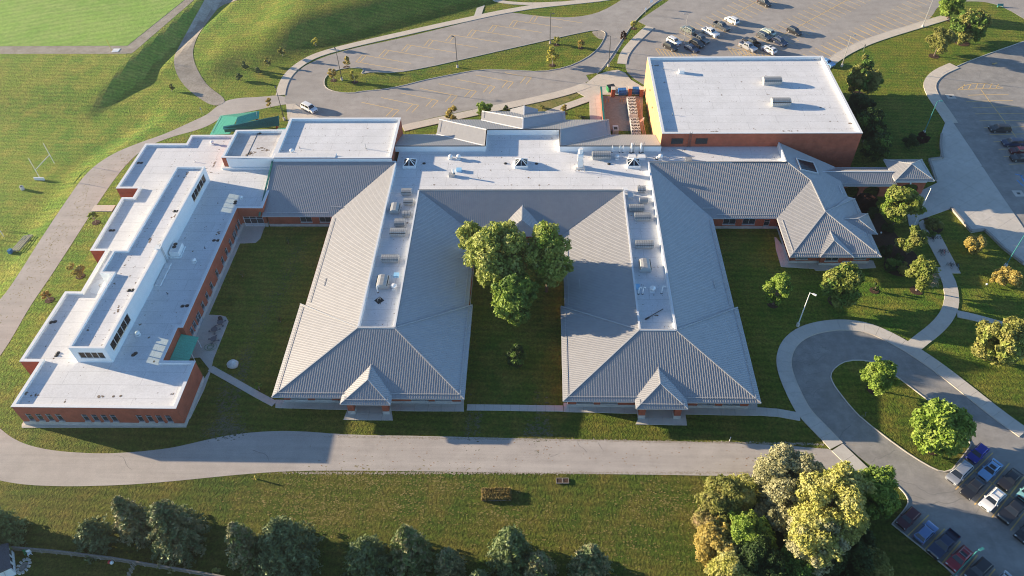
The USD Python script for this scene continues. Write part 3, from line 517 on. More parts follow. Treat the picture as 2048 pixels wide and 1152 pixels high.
patch('mulch_bed', [(1690, 395), (1735, 388), (1790, 470), (1842, 515), (1840, 545), (1800, 556), (1764, 540), (1772, 510), (1745, 480), (1725, 430)], 'mulch', 'dark mulch bed along the east pavilion wall')
patch('mulch_bed', [(1838, 440), (1860, 433), (1888, 446), (1884, 468), (1846, 470)], 'mulch', 'dark mulch bed by the flagpole')
patch('dry_bank', [(1182, 62), (1206, 60), (1213, 68), (1206, 80), (1198, 78), (1188, 70)], 'sand', 'stony tip of the bus loop island', z=.03)
# ------------------------------------------------------------------ the school
SCH = thing('school_building', 'sprawling brick school with grey hipped metal roofs, white flat roofs and a gymnasium block', 'school building')
def plane(pts):
    p = np.asarray(pts, float); A = np.column_stack([p[:, 0], p[:, 1], np.ones(len(p))]); return np.linalg.lstsq(A, p[:, 2], rcond=None)[0]
def roof(pts, mat_='roof_metal', label=None, parent=SCH, pitch=.42, ribs=True, t=.09, guard=None, name='metal_roof'):
    """A metal roof slope through the points, with its standing seams running uphill; guard: distance of the snow rail from the eave."""
    k = plane(pts); g = Polygon([p[:2] for p in pts]).buffer(0)
    z = lambda q: q[:, 0] * k[0] + q[:, 1] * k[1] + k[2]
    mb = MB()
    for p in polys(g):
        m = cs(p).extrude(1.0).to_mesh(); v = np.asarray(m.vert_properties)[:, :3].copy(); v[:, 2] = z(v) - t * (1 - v[:, 2]); mb.add(v, np.asarray(m.tri_verts))
    r = obj(name, mb, mat_, parent, label=label)
    up_ = np.array([k[0], k[1]]); s = np.linalg.norm(up_)
    if s < 1e-3: return r
    up_ /= s; side = np.array([-up_[1], up_[0]]); c = np.array(g.centroid.coords[0]); rb = MB()
    if ribs:
        R = 60; inner = g.buffer(-.05)
        o0 = math.floor(((c @ side) - R) / pitch) * pitch - (c @ side)
        for o in np.arange(o0, R, pitch):
            b = c + side * o; l = LineString([b - up_ * R, b + up_ * R]).intersection(inner)
            for q in (l.geoms if hasattr(l, 'geoms') else [l]):
                if q.is_empty or q.length < .25: continue
                a, e = np.array(q.coords[0]), np.array(q.coords[-1]); v = []
                for pt in (a, e):
                    for w in (-.022, .022):
                        x = pt + side * w; zz = x[0] * k[0] + x[1] * k[1] + k[2]; v += [[x[0], x[1], zz - .01], [x[0], x[1], zz + .042]]
                rb.add(v, [[0, 1, 5], [0, 5, 4], [2, 6, 7], [2, 7, 3], [1, 3, 7], [1, 7, 5], [0, 2, 3], [0, 3, 1], [4, 5, 7], [4, 7, 6]])
        if rb.n: obj('standing_seams', rb, mat_, r, kind='stuff')
    if guard:
        low = min(p[2] for p in pts); e = [p for p in pts if p[2] < low + .3]
        a, b = np.array(e[0]), np.array(e[1]); d = np.r_[up_ * guard, s * guard + .13]
        ln = (b - a); L = np.linalg.norm(ln); ln /= L
        obj('snow_rail', MB().bar(a + d + ln * guard * 1.15, b + d - ln * guard * 1.15, .07), 'trim_metal', r)
    return r
def cap(a, b, m='trim_metal', w=.22, h=.09): obj('ridge_cap', MB().bar(np.array(a) + [0, 0, .06], np.array(b) + [0, 0, .06], w, h), m, SCH)
def gutter(a, b, m='trim_metal'): obj('gutter', MB().bar(np.array(a) + [0, 0, -.14], np.array(b) + [0, 0, -.14], .13, .16), m, SCH)

ZE, ZR, ZF = 3.9, 7.2, 6.05
# left gabled wing
def wing(x0, x1, xl, xr, y0, yr, yb, yl, yt, i0, i1, side):
    roof([(x0, y0, ZE), (x1, y0, ZE), (xr, yr, ZR), (xl, yr, ZR)], guard=.75)
    roof([(x0, y0, ZE), (x0, yb, ZE), (xl, yr, ZR)], guard=.75); roof([(x1, y0, ZE), (x1, yb, ZE), (xr, yr, ZR)], guard=.75)
    cap((x0, y0, ZE), (xl, yr, ZR)); cap((x1, y0, ZE), (xr, yr, ZR)); cap((x0, yb, ZE + .06), (xl, yr, ZR)); cap((x1, yb, ZE + .06), (xr, yr, ZR)); cap((xl, yr, ZR), (xr, yr, ZR))
    gutter((x0, y0, ZE), (x1, y0, ZE)); gutter((x0, y0, ZE), (x0, yb, ZE)); gutter((x1, y0, ZE), (x1, yb, ZE))
W1 = dict(x0=-46.4, x1=-12.8, xl=-33.0, xr=-26.3, y0=76.8, yr=90.1, yb=98.9)
W2 = dict(x0=4.25, x1=37.85, xl=18.1, xr=24.7, y0=76.6, yr=90.0, yb=98.7)
for W in (W1, W2): wing(W['x0'], W['x1'], W['xl'], W['xr'], W['y0'], W['yr'], W['yb'], 0, 0, 0, 0, 0)
DZ = -.12                                        # the shafts lie a little lower than the end pavilions
def shaft(W, xe, xi, ye, yt, side):
    y0 = W['yb'] - .6; z0 = ZE + DZ * .3
    roof([(xe, y0, z0), (xe, ye, z0), (xi, yt, ZR - .04), (xi, W['yr'] + .3, ZR - .04)], guard=.75); gutter((xe, y0, z0), (xe, ye, z0))
shaft(W1, -45.3, -33.0, 125.3, 140.8, 0); shaft(W1, -13.6, -26.4, 119.4, 130.3, 1)
shaft(W2, 5.0, 18.2, 119.6, 130.3, 0); shaft(W2, 37.2, 24.7, 124.9, 140.5, 1)
roof([(-60.9, 125.3, ZE), (-45.3, 125.3, ZE), (-33.0, 140.8, ZR), (-61.6, 140.8, ZR)], guard=.8); gutter((-60.9, 125.3, ZE), (-45.3, 125.3, ZE))
roof([(-13.6, 119.4, ZE), (5.0, 119.6, ZE), (18.3, 130.3, ZR), (-26.6, 130.3, ZR)], guard=.8); gutter((-13.6, 119.4, ZE), (5.0, 119.6, ZE))
roof([(37.2, 124.9, ZE), (51.0, 125.0, ZE), (59.9, 135.2, 6.08), (55.8, 140.4, ZR), (24.7, 140.5, ZR)], guard=.8); gutter((37.2, 124.9, ZE), (51.0, 125, ZE))
cap((-61.6, 140.8, ZR), (-33, 140.8, ZR), 'coping'); cap((-26.6, 130.3, ZR), (18.3, 130.3, ZR), 'dark_metal'); cap((24.7, 140.5, ZR), (55.8, 140.4, ZR), 'dark_metal')
obj('rake_trim', MB().bar((-61.5, 125.3, ZE + .05), (-61.7, 140.9, ZR + .05), .35, .3), 'green_trim', SCH)
# front porches
def porch(cx, yf, ze, half=4.35):
    ye = W1['y0'] + (ze - ZE) / .247; zp = ze + .235 * half + .35; yp = yf + half * .98; yb = W1['y0'] + (zp - ZE) / .2478
    L, R_ = cx - half, cx + half
    roof([(L, yf, ze), (R_, yf, ze), (cx, yp, zp)], guard=.7)
    roof([(L, yf, ze), (L, ye + .1, ze), (cx, yb, zp), (cx, yp, zp)], guard=.6); roof([(R_, yf, ze), (R_, ye + .1, ze), (cx, yb, zp), (cx, yp, zp)], guard=.6)
    cap((L, yf, ze), (cx, yp, zp), w=.16); cap((R_, yf, ze), (cx, yp, zp), w=.16); cap((cx, yp, zp), (cx, yb, zp), w=.16)
    gutter((L, yf, ze), (R_, yf, ze)); gutter((L, yf, ze), (L, ye, ze)); gutter((R_, yf, ze), (R_, ye, ze))
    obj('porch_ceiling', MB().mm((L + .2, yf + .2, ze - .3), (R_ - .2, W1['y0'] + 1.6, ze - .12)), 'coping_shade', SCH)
    for sx in (-1, 1):
        c = obj('porch_column', MB().mm((cx + sx * 3.05 - .55, yf + .75, .95), (cx + sx * 3.05 + .55, yf + 1.75, ze - .28)), 'brick', SCH)
        obj('column_base', MB().mm((cx + sx * 3.05 - .62, yf + .68, .05), (cx + sx * 3.05 + .62, yf + 1.82, .97)), 'block', c)
porch(-29.75, 75.35, 4.05); porch(20.95, 75.1, 4.05)
# gable dormer of the middle roof
roof([(-8.0, 118.4, 4.4), (-3.7, 121.6, 6.15), (-3.7, 126.2, 6.15), (-8.0, 121.9, 4.4)]); roof([(.6, 118.4, 4.4), (-3.7, 121.6, 6.15), (-3.7, 126.2, 6.15), (.6, 121.9, 4.4)]); roof([(-8.0, 118.3, 4.4), (.6, 118.3, 4.4), (-3.7, 121.6, 6.15)]); cap((-3.7, 121.6, 6.15), (-3.7, 126.4, 6.15), w=.16)

# small hipped pavilion at the right
AP, PN = (60.3, 124.4, 6.2), (59.9, 135.2, 6.15)
roof([(50.9, 112.9, ZE), (50.9, 125.0, ZE), PN, AP], guard=.8); roof([(50.9, 112.9, ZE), (69.2, 112.9, ZE), AP], guard=.8)
roof([(69.2, 112.9, ZE), (69.2, 131.6, ZE), AP], guard=.8); roof([(69.2, 131.6, ZE), AP, (62.9, 126.6, 5.55), (67.8, 131.9, 4.2)], ribs=False)
NE = [(55.8, 140.4, ZR), (55.7, 147.9, ZR), (67.7, 143.0, 4.1), (67.7, 131.6, 4.1), AP, PN]
kk = plane([NE[0], NE[1], NE[2], NE[3]]); NEZ = lambda x, y: float(kk @ [x, y, 1])
roof([(x, y, NEZ(x, y)) for x, y, _ in NE]); obj('snow_rail', MB().bar((66.6, 132.6, NEZ(66.6, 132) + .14), (66.6, 135.4, NEZ(66.6, 135) + .14), .08), 'coping', SCH)
for a, b in (((50.9, 112.9, ZE), AP), ((69.2, 112.9, ZE), AP), ((69.2, 131.6, ZE), AP), (AP, PN), (PN, (55.8, 140.4, ZR))): cap(a, b)
for a, b in (((50.9, 112.9, ZE), (69.2, 112.9, ZE)), ((50.9, 112.9, ZE), (50.9, 125, ZE)), ((69.2, 112.9, ZE), (69.2, 131.6, ZE)), ((67.7, 131.6, 4.1), (67.7, 143, 4.1))): gutter(a, b)
obj('flat_roof_end_wall', MB().bar((55.5, 140.6, 6.6), (55.5, 148.0, 6.6), .3, 1.5), 'white_panel', SCH)
zp = 5.15
roof([(56.9, 112.75, ZE + .02), (63.6, 112.75, ZE + .02), (60.3, 116.5, zp)], guard=.6); roof([(56.9, 112.75, ZE + .02), (56.9, 114.8, ZE + .3), (60.3, 119.2, zp), (60.3, 116.5, zp)]); roof([(63.6, 112.75, ZE + .02), (63.6, 114.8, ZE + .3), (60.3, 119.2, zp), (60.3, 116.5, zp)])
cap((56.9, 112.75, ZE), (60.3, 116.5, zp), w=.15); cap((63.6, 112.75, ZE), (60.3, 116.5, zp), w=.15); cap((60.3, 116.5, zp), (60.3, 119.4, zp), w=.15)
B0, B1, zb = (64.2, 123.2, 5.2), (67.1, 123.2, 5.2), ZE + .03      # bay on the east side
roof([(70.5, 119.7, zb), (70.5, 126.5, zb), B1]); roof([(67.8, 119.7, zb + .2), (70.5, 119.7, zb), B1, B0]); roof([(67.4, 126.6, zb + .2), (70.5, 126.5, zb), B1, B0], ribs=False)
for a, b in ((B0, B1), (B1, (70.5, 119.7, zb)), (B1, (70.5, 126.5, zb))): cap(a, b, w=.16)
sk = [P(*q, 6.2) for q in ((1598, 323), (1615.5, 322), (1627, 346), (1610, 341))]
sk = [(p[0], p[1], NEZ(p[0], p[1]) + .16) for p in sk]; sk2 = [P(px, py, z_[2]) for (px, py), z_ in zip(((1598, 325), (1617, 324.5), (1627, 346.5), (1608, 341)), sk)]
s0, s1, y0_, y1_ = 58.3, 62.6, 138.2, 142.6
q = obj('roof_skylight', MB().prism(sbox(s0, y0_, s1, y1_).difference(sbox(s0 + .3, y0_ + .3, s1 - .3, y1_ - .3)), 0, .3), 'trim_metal', SCH, label='square skylight set flat in the grey entrance roof')
def shear(prim, f):
    m = UsdGeom.Mesh(prim); p = np.array(m.GetPointsAttr().Get()); p[:, 2] += [f(a, b) for a, b, _ in p]; m.GetPointsAttr().Set([Gf.Vec3f(*map(float, v)) for v in p])
shear(q.GetPrim() if hasattr(q, 'GetPrim') else q, NEZ)
for i in range(3):
    for j in range(3):
        w_, h_ = (s1 - s0 - .6) / 3, (y1_ - y0_ - .6) / 3
        g_ = obj('glazing', MB().prism(sbox(s0 + .33 + i * w_, y0_ + .33 + j * h_, s0 + .27 + (i + 1) * w_, y0_ + .27 + (j + 1) * h_), .05, .2), 'skylight_glass', q); shear(g_, NEZ)

# covered walk and entrance tower
roof([(62.4, 136.4, 3.7), (80.0, 136.4, 3.7), (80.0, 139.9, 4.95), (60.2, 139.9, 4.95)], guard=.45); roof([(65.4, 143.3, 3.7), (80.0, 143.3, 3.7), (80.0, 139.9, 4.95), (60.2, 139.9, 4.95)], guard=.45); cap((60.6, 139.9, 4.95), (80, 139.9, 4.95), 'coping', w=.18)
gutter((65.6, 136.4, 3.7), (80, 136.4, 3.7))
T = [(79.35, 136.95, 4.65), (88.0, 136.95, 4.65), (88.0, 145.0, 4.65), (79.35, 145.0, 4.65)]; TA = (83.75, 141.0, 6.25)
for i in range(4): roof([T[i], T[(i + 1) % 4], TA], guard=.5 if i < 2 else None, label='hipped roof slope of the square entrance tower' if i == 0 else None); cap(T[i], TA, w=.17); gutter(T[i], T[(i + 1) % 4])
def arch_cut(cx, y, w, h, x=False, z0=-.1):
    s = [(-w / 2, z0), (w / 2, z0)] + [(w / 2 * math.cos(a), h + w * .32 * math.sin(a)) for a in np.linspace(0, math.pi, 14)]
    m = m3.CrossSection([np.array(s)], m3.FillRule.NonZero).extrude(3.0).translate((0, 0, -1.5)).rotate((90, 0, 0))
    if x: m = m.rotate((0, 0, 90))
    return m.translate((cx, y, 0))
ww = mbox((68.2, 137.2, 0), (80.0, 137.65, 3.62))
for cx in (70.6, 75.2): ww = ww - arch_cut(cx, 137.4, 3.5, 1.75)
obj('arcade_wall', MB().mani(ww), 'brick', SCH, label='brick arcade wall with round arches under the covered walk')
obj('arcade_wall', MB().mani(mbox((68.2, 142.1, 0), (80, 142.55, 3.62)) - arch_cut(72, 142.3, 4.0, 1.75) - arch_cut(77, 142.3, 4.0, 1.75)), 'brick', SCH)
tw = mbox((80.3, 138.0, 0), (87.0, 144.2, 3.4)) - mbox((80.8, 138.5, -1), (86.5, 143.7, 4))
for cx in (83.65,): tw = tw - arch_cut(cx, 138.2, 4.2, 1.6) - arch_cut(cx, 144.0, 4.2, 1.6)
tw = tw - arch_cut(86.8, 141.1, 4.2, 1.6, True) - arch_cut(80.5, 141.1, 3.6, 1.6, True)
obj('tower_wall', MB().mani(tw), 'brick', SCH, label='brick walls of the arched entrance tower')
obj('tower_band', MB().prism(sbox(80.2, 137.9, 87.1, 144.3).difference(sbox(80.8, 138.5, 86.5, 143.7)), 3.4, 3.7), 'coping', SCH)
for x, y in ((80.5, 138.2), (86.8, 138.2), (80.5, 144.0), (86.8, 144.0), (83.65, 138.2), (83.65, 144.0)): obj('clerestory_post', MB().mm((x - .22, y - .22, 3.7), (x + .22, y + .22, 4.62)), 'brick', SCH)
obj('clerestory_glazing', MB().prism(sbox(80.5, 138.2, 86.8, 144.0).difference(sbox(80.6, 138.3, 86.7, 143.9)), 3.7, 4.6), 'window_glass', SCH)
for cx in (72.9, 77.6, 83.6): obj('wall_lamp', MB().mm((cx - .14, 137.0 if cx < 80 else 137.85, 2.95), (cx + .14, 137.2 if cx < 80 else 138.0, 3.3)), 'white_paint', SCH)

# north side sheds, mirrored about x = -4
ZT = 7.5
def mir(pts): return [(-8.0 - x, y, z) for x, y, z in pts]
S1 = [(-34.2, 146.4, ZT), (-12.7, 146.4, ZT), (-25.5, 156.6, ZE), (-33.9, 156.6, ZE)]
S4 = [(28.2, 146.3, ZT), (4.7, 146.3, ZT), (17.4, 156.3, ZE), (28.2, 156.2, ZE)]
roof(S1, label='metal shed roof slope beside the raised white flat roof'); roof(S4, label='metal shed roof slope beside the equipment yard')
Wl = [(-25.5, 156.6, ZE), (-25.4, 163.1, ZE), (-12.7, 153.1, ZT), (-12.7, 146.4, ZT)]
roof(Wl, guard=.6); roof([(17.4, 156.3, ZE), (17.3, 162.8, ZE), (4.7, 153.1, ZT), (4.7, 146.3, ZT)], guard=.6)
roof([(-25.4, 163.1, ZE), (17.3, 162.8, ZE), (4.7, 153.1, ZT), (-12.7, 153.1, ZT)])
W3 = [(-14.8, 162.6, ZE + .12), (-14.8, 166.9, ZE), (-4.1, 158.0, ZT), (-4.1, 153.4, ZT)]
roof(W3, guard=.6); roof([(6.5, 162.2, ZE + .12), (6.4, 166.6, ZE), (-4.1, 158.0, ZT), (-4.1, 153.4, ZT)], guard=.6)
roof([(-14.8, 166.9, ZE), (6.4, 166.6, ZE), (-4.1, 158.0, ZT)])
for p in (([(-7.5, 167.3, 4.2), (-7.5, 165.4, 4.2), (-4.0, 161.6, 5.75), (-4.0, 166.4, 5.75)]), ([(-.5, 167.3, 4.2), (-.5, 165.4, 4.2), (-4.0, 161.6, 5.75), (-4.0, 166.4, 5.75)])): roof(p)
for a, b in (((-25.5, 156.6, ZE), (-12.7, 146.4, ZT)), ((-25.4, 163.1, ZE), (-12.7, 153.1, ZT)), ((-14.8, 162.6, ZE + .12), (-4.1, 153.4, ZT)), ((-14.8, 166.9, ZE), (-4.1, 158.0, ZT)), ((-4.1, 153.4, ZT), (-4.1, 158.0, ZT)), ((-12.7, 146.4, ZT), (-12.7, 153.1, ZT)), ((-4.0, 161.6, 5.75), (-4, 166.4, 5.75))): cap(a, b, 'coping', w=.26)
for a, b in (((17.4, 156.3, ZE), (4.7, 146.3, ZT)), ((17.3, 162.8, ZE), (4.7, 153.1, ZT)), ((6.4, 166.6, ZE), (-4.1, 158.0, ZT)), ((4.7, 146.3, ZT), (4.7, 153.1, ZT))): cap(a, b, w=.2)
for a, b in (((-34.2, 146.4), (-12.7, 146.4)), ((-12.7, 146.4), (-12.7, 153.1)), ((-12.7, 153.1), (4.7, 153.1)), ((4.7, 153.1), (4.7, 146.3)), ((4.7, 146.3), (28.2, 146.3))):
    a, b = np.array(a), np.array(b); obj('upstand_wall', MB().bar(np.r_[a, 6.7], np.r_[b, 6.7], .24, 1.52), 'white_panel', SCH); cap(np.r_[a, ZT], np.r_[b, ZT], 'dark_metal' if abs(a[1] - b[1]) < .1 else 'coping', w=.3)

# ------------------------------------------------------------------ walls
CUT = []
def window(c, u, n, w, z0, z1, panes=1, transom=None, name='window', frame='frame', glass='window_glass', sill=True, door=False, label=None):
    """A recessed window: c on the wall face, u along it, n outward."""
    c, u, n = np.asarray(c, float)[:2], np.asarray(u, float), np.asarray(n, float)
    CUT.append(obox(c, u, n, w, .4, z0, z1))
    fr = MB(); t = .07
    def pc(a, b, za, zb, d0=-.13, d1=-.04):
        q = obox(c + u * (a + b) / 2 + n * (d0 + d1) / 2, u, n, b - a, d1 - d0, za, zb); fr.mani(q)
    pc(-w / 2, -w / 2 + t, z0, z1); pc(w / 2 - t, w / 2, z0, z1); pc(-w / 2 + t, w / 2 - t, z0, z0 + t); pc(-w / 2 + t, w / 2 - t, z1 - t, z1)
    for k in range(1, panes): pc(-w / 2 + w * k / panes - .03, -w / 2 + w * k / panes + .03, z0 + t, z1 - t)
    if transom: pc(-w / 2 + t, w / 2 - t, z0 + (z1 - z0) * transom - .03, z0 + (z1 - z0) * transom + .03, -.12, -.045)
    f = obj(name, fr, frame, SCH, label=label)
    for k in range(panes): obj('pane', MB().mani(obox(c + u * (-w / 2 + w * (k + .5) / panes) - n * .15, u, n, w / panes - .05, .03, z0 + .03, z1 - .03)), glass, f)
    if sill: obj('sill', MB().mani(obox(c + n * .05, u, n, w + .12, .2, z0 - .12, z0)), 'sill', f)
    if door:
        for k in range(panes): obj('door_leaf', MB().mani(obox(c + u * (-w / 2 + w * (k + .5) / panes) - n * .1, u, n, w / panes - .16, .04, z0 + .05, z0 + (z1 - z0) * .3)), 'frame', f)
    return f
UX, UY = np.array([1.0, 0]), np.array([0, 1.0]); SOUTH, EAST, WEST, NORTH = -UY, UX, -UX, UY
for cx in (-42.6, -38.2, -21.0, -16.8): window((cx, 78.5), UX, SOUTH, 3.0, .95, 3.0, 2)
for cx in (8.2, 12.4, 29.3, 33.6): window((cx, 78.2), UX, SOUTH, 3.0, .95, 3.0, 2)
window((-29.75, 78.5), UX, SOUTH, 3.4, .1, 2.7, 2, .75, name='entrance_door', door=True, sill=False); window((20.95, 78.2), UX, SOUTH, 3.4, .1, 2.7, 2, .75, name='entrance_door', door=True, sill=False)
for cx in (-51.8, -47.5): window((cx, 126.4), UX, SOUTH, 2.6, 1.2, 2.9, 2)
for cx in (-10.5, 2.0): window((cx, 120.6), UX, SOUTH, 2.6, 1.2, 2.9, 2)
for cx in (41.3, 45.5): window((cx, 126.0), UX, SOUTH, 2.7, 1.2, 2.9, 2)
window((49.4, 126.0), UX, SOUTH, 1.2, .1, 2.5, 1, .75, name='entrance_door', door=True, sill=False)
for cx in (54.4, 66.3): window((cx, 115.1), UX, SOUTH, 2.5, 1.2, 2.9, 2)
window((60.3, 114.5), UX, SOUTH, 2.7, 1.2, 3.2, 2, .5)
for y in (84, 90, 96, 103, 110, 116): window((-13.7, y), UY, EAST, 2.2, 1.2, 2.9, 2); window((5.2, y), UY, WEST, 2.2, 1.2, 2.9, 2); window((36.6, y), UY, EAST, 2.2, 1.2, 2.9, 2); window((-45.4, y), UY, WEST, 2.2, 1.2, 2.9, 2)
MAINP = unary_union([sbox(-45.4, 78.5, -13.7, 142), sbox(-60.3, 126.4, -33, 142), sbox(-26, 120.6, 18, 148), sbox(5.2, 78.2, 36.6, 142), sbox(24, 126, 56, 147.5), sbox(52, 115.1, 68.3, 131), sbox(58, 114.5, 62.6, 116), sbox(52, 126, 66.8, 142), sbox(-32.5, 140, 27.5, 155.4), sbox(-24.4, 150, 16.4, 161.8), sbox(-13.8, 155, 5.4, 165.4), sbox(-7, 160, -1, 166)])
def cutwall(poly, z0, z1, m, name='brick_wall', label=None):
    mb = MB()
    for p in polys(poly):
        s = cs(p).extrude(z1 - z0).translate((0, 0, z0))
        if CUT: s = s - m3.Manifold.batch_boolean(CUT, m3.OpType.Add)
        mb.mani(s)
    return obj(name, mb, m, SCH, label=label)
cutwall(MAINP.buffer(.05, join_style=2), 0, .72, 'block', 'block_plinth', 'pale block plinth under the brick walls of the gabled wings')
cutwall(MAINP, .72, 3.78, 'brick', 'brick_wall', 'red brick walls of the gabled wings')
CUT.clear()
# flat roof between the wings, wells and skylights
flat = unary_union([sbox(-33.1, 139.5, 24.8, 146.3), sbox(-26.5, 130.3, 18.3, 140), sbox(-33.1, 89.8, -26.2, 141), sbox(18.1, 89.8, 24.8, 141), sbox(-12.7, 146, 4.7, 153.1), sbox(24.0, 140.4, 55.5, 148.1)])
obj('flat_roof', MB().prism(flat, 3.7, ZF), 'membrane', SCH, label='white flat roof between the hipped slopes, with skylights')
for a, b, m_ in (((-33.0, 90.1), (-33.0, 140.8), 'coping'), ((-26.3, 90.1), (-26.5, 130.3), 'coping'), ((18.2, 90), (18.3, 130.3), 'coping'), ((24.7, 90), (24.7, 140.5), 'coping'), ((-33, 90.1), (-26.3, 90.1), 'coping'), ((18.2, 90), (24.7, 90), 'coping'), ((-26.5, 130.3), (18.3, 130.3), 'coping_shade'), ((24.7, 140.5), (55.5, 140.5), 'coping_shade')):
    a, b = np.array(a), np.array(b); obj('well_wall', MB().bar(np.r_[a, 6.6], np.r_[b, 6.6], .22, 1.2), 'white_panel', SCH); cap(np.r_[a, ZR - .02], np.r_[b, ZR - .02], m_, w=.34, h=.1)
def skylight(cx, cy):
    s = obj('pyramid_skylight', MB().mm((cx - 1.45, cy - 1.45, ZF - .02), (cx + 1.45, cy + 1.45, ZF + .6)), 'white_panel', SCH); zt, z0 = ZF + 1.75, ZF + .6
    cor = [np.array((cx + a * 1.4, cy + b * 1.4, z0)) for a, b in ((-1, -1), (1, -1), (1, 1), (-1, 1))]; ap = np.array((cx, cy, zt))
    for i in range(4):
        a, b = cor[i], cor[(i + 1) % 4]; m_ = (a + b) / 2
        obj('glazing', MB().add([a, m_, ap], [[0, 1, 2]]), 'skylight_glass', s); obj('glazing', MB().add([m_, b, ap], [[0, 1, 2]]), 'skylight_glass', s)
        obj('glazing_bar', MB().bar(a, ap, .16), 'white_paint', s); obj('glazing_bar', MB().bar(m_, ap, .1), 'white_paint', s); obj('glazing_bar', MB().bar(a + [0, 0, .02], b + [0, 0, .02], .16), 'white_paint', s)
for cx in (-29.9, -4.2, 21.4): skylight(cx, 141.1)

# raised white blocks left of centre
def flatblock(poly, z0, zf, zp, wall, label, t=.35, floor='membrane', cop='coping', skip=None):
    poly = Polygon(poly) if not hasattr(poly, 'geom_type') else poly; inn = poly.buffer(-t, join_style=2)
    if wall: cutwall(poly, z0, zp - .1, wall, 'brick_wall' if wall == 'brick' else 'panel_wall', label)
    obj('flat_roof', MB().prism(inn, zp - .2, zp - .09) if zf > zp - .1 else MB().prism(inn, zf - .1, zf), floor, SCH, label='flat roof, ' + label)
    ring = poly.buffer(.04, join_style=2).difference(inn); obj('coping', MB().prism(ring, zp - .1, zp), cop, SCH)
def block(poly, z0, zf, zp, wall, label, t=.35, floor='membrane'):
    poly = Polygon(poly) if not hasattr(poly, 'geom_type') else poly; inn = poly.buffer(-t, join_style=2); mb = MB()
    for p in polys(poly):
        s = cs(p).extrude(zp - .1 - z0).translate((0, 0, z0))
        for q in polys(inn): s = s - cs(q).extrude(5).translate((0, 0, zf))
        if CUT: s = s - m3.Manifold.batch_boolean(CUT, m3.OpType.Add)
        mb.mani(s)
    w = obj('brick_wall' if wall == 'brick' else 'panel_wall', mb, wall, SCH, label='walls of ' + label)
    obj('flat_roof', MB().prism(inn.buffer(-.09, join_style=2), zf - .03, zf + .02), floor, SCH, label='flat roof of ' + label)
    obj('parapet_lining', MB().prism(inn.difference(inn.buffer(-.07, join_style=2)), zf, zp - .1), 'white_panel', SCH)
    obj('coping', MB().prism(poly.buffer(.05, join_style=2).difference(inn.buffer(-.12, join_style=2)), zp - .1, zp), 'coping', SCH)
    return w
block([(-61.3, 141.1), (-34.0, 141.1), (-34.0, 157.7), (-61.3, 157.7)], 0, 7.3, 8.0, 'brick', 'the raised white roofed block left of centre', t=.4)
obj('panel_wall', MB().mm((-61.4, 140.95, 3.8), (-33.9, 141.1, 7.8)), 'white_panel', SCH)
obj('roof_step', MB().mm((-61.3, 141.15, 7.3), (-47.0, 143.0, 8.12)), 'membrane', SCH, label='low raised step along the edge of the raised flat roof')
block([(-73.6, 141.4), (-61.4, 141.0), (-61.4, 152.7), (-73.4, 152.5)], 0, 7.3, 8.0, 'brick', 'the small raised block with a dirt stained roof', t=.4, floor='grubby_membrane')
obj('panel_wall', MB().mm((-72.4, 141.0, 4.9), (-61.45, 141.38, 7.85)), 'white_panel', SCH, label='white panel wall below the small raised roof')
obj('roof_expansion_joint', MB().bar((-68.2, 141.8, 7.33), (-68.1, 152.2, 7.33), .12, .05), 'dark_metal', SCH)
# dirt stains with shapes of their own on the flat roofs
def stain(px, py, z, rx, ry, m='dirt_stain', seed=0, n=6):
    r = random.Random(seed + int(px * 7)); c = P(px, py, z); g = unary_union([Point(c[0] + r.uniform(-rx, rx), c[1] + r.uniform(-ry, ry)).buffer(r.uniform(.07, .26) * min(1, (rx + ry))) for _ in range(n)])
    for q in polys(g): obj('dirt_stain', MB().prism(q, z, z + .006), m, SCH)
for a in ((532, 300, 7.32, 1.1, .35), (522, 296, 7.32, 1.0, .3), (500, 309, 7.32, .9, .5), (505, 305, 7.32, .9, .5), (517, 268, 7.32, .3, .2), (352, 0, 0, 0, 0)):
    if a[1]: stain(*a, n=14)

# left flat roofed wing
LW = [(-90.3, 73.1), (-61.6, 73.1), (-61.6, 83.4), (-67.6, 83.4), (-67.6, 91.4), (-66.6, 91.4), (-66.4, 126.3), (-60.7, 126.3), (-60.9, 141.2), (-73.5, 141.2), (-73.5, 154.2), (-85.8, 154.2), (-85.8, 150.6), (-95.9, 150.6), (-96.2, 133.2), (-91.0, 133.2), (-91.0, 129.9), (-93.5, 129.9), (-93.3, 112.4), (-90.0, 112.4), (-90.0, 100.5), (-93.2, 100.5), (-93.7, 83.0), (-89.9, 83.0)]
ZLF, ZLP = 4.9, 5.45
def px_x(px, py, y): return onY(px, py, y)[0]
for px in (59.1, 78.5, 98.4, 117.7, 169.6, 188.7, 207.2, 225.5, 277.8, 297.3, 316.3, 335.2): window((px_x(px, 833, 73.1), 73.1), UX, SOUTH, 1.0, 1.3, 3.3, 1, .72)
for X_, Y_, d_ in ((605, 195, 0), (588, 243, 0), (570, 303, 1), (532, 370, 0), (497, 445, 0), (463, 525, 0), (412, 630, 0), (363, 740, 0), (324, 830, 0), (286, 912, 0), (245, 1010, 1), (210, 1075, 0), (182, 1120, 0)):
    y = onX(340 + .22564 * X_, 400 + .22564 * Y_, -66.45)[1]; xw = -66.6 + (y - 91.4) * .2 / 34.9
    if d_: window((xw, y), UY, EAST, 1.9, .1, 2.9, 2, .75, name='entrance_door', door=True, sill=False)
    else: window((xw, y), UY, EAST, 1.15, 1.3, 3.1, 1, .7)
window((-63.6, 126.3), UX, SOUTH, 4.4, .1, 2.9, 3, .78, name='entrance_door', door=True, sill=False, frame='white_paint', label='wide glazed courtyard door with white frames')
cutwall(Polygon(LW).buffer(.05, join_style=2), 0, .98, 'block', 'block_plinth', 'pale block plinth under the flat roofed wing')
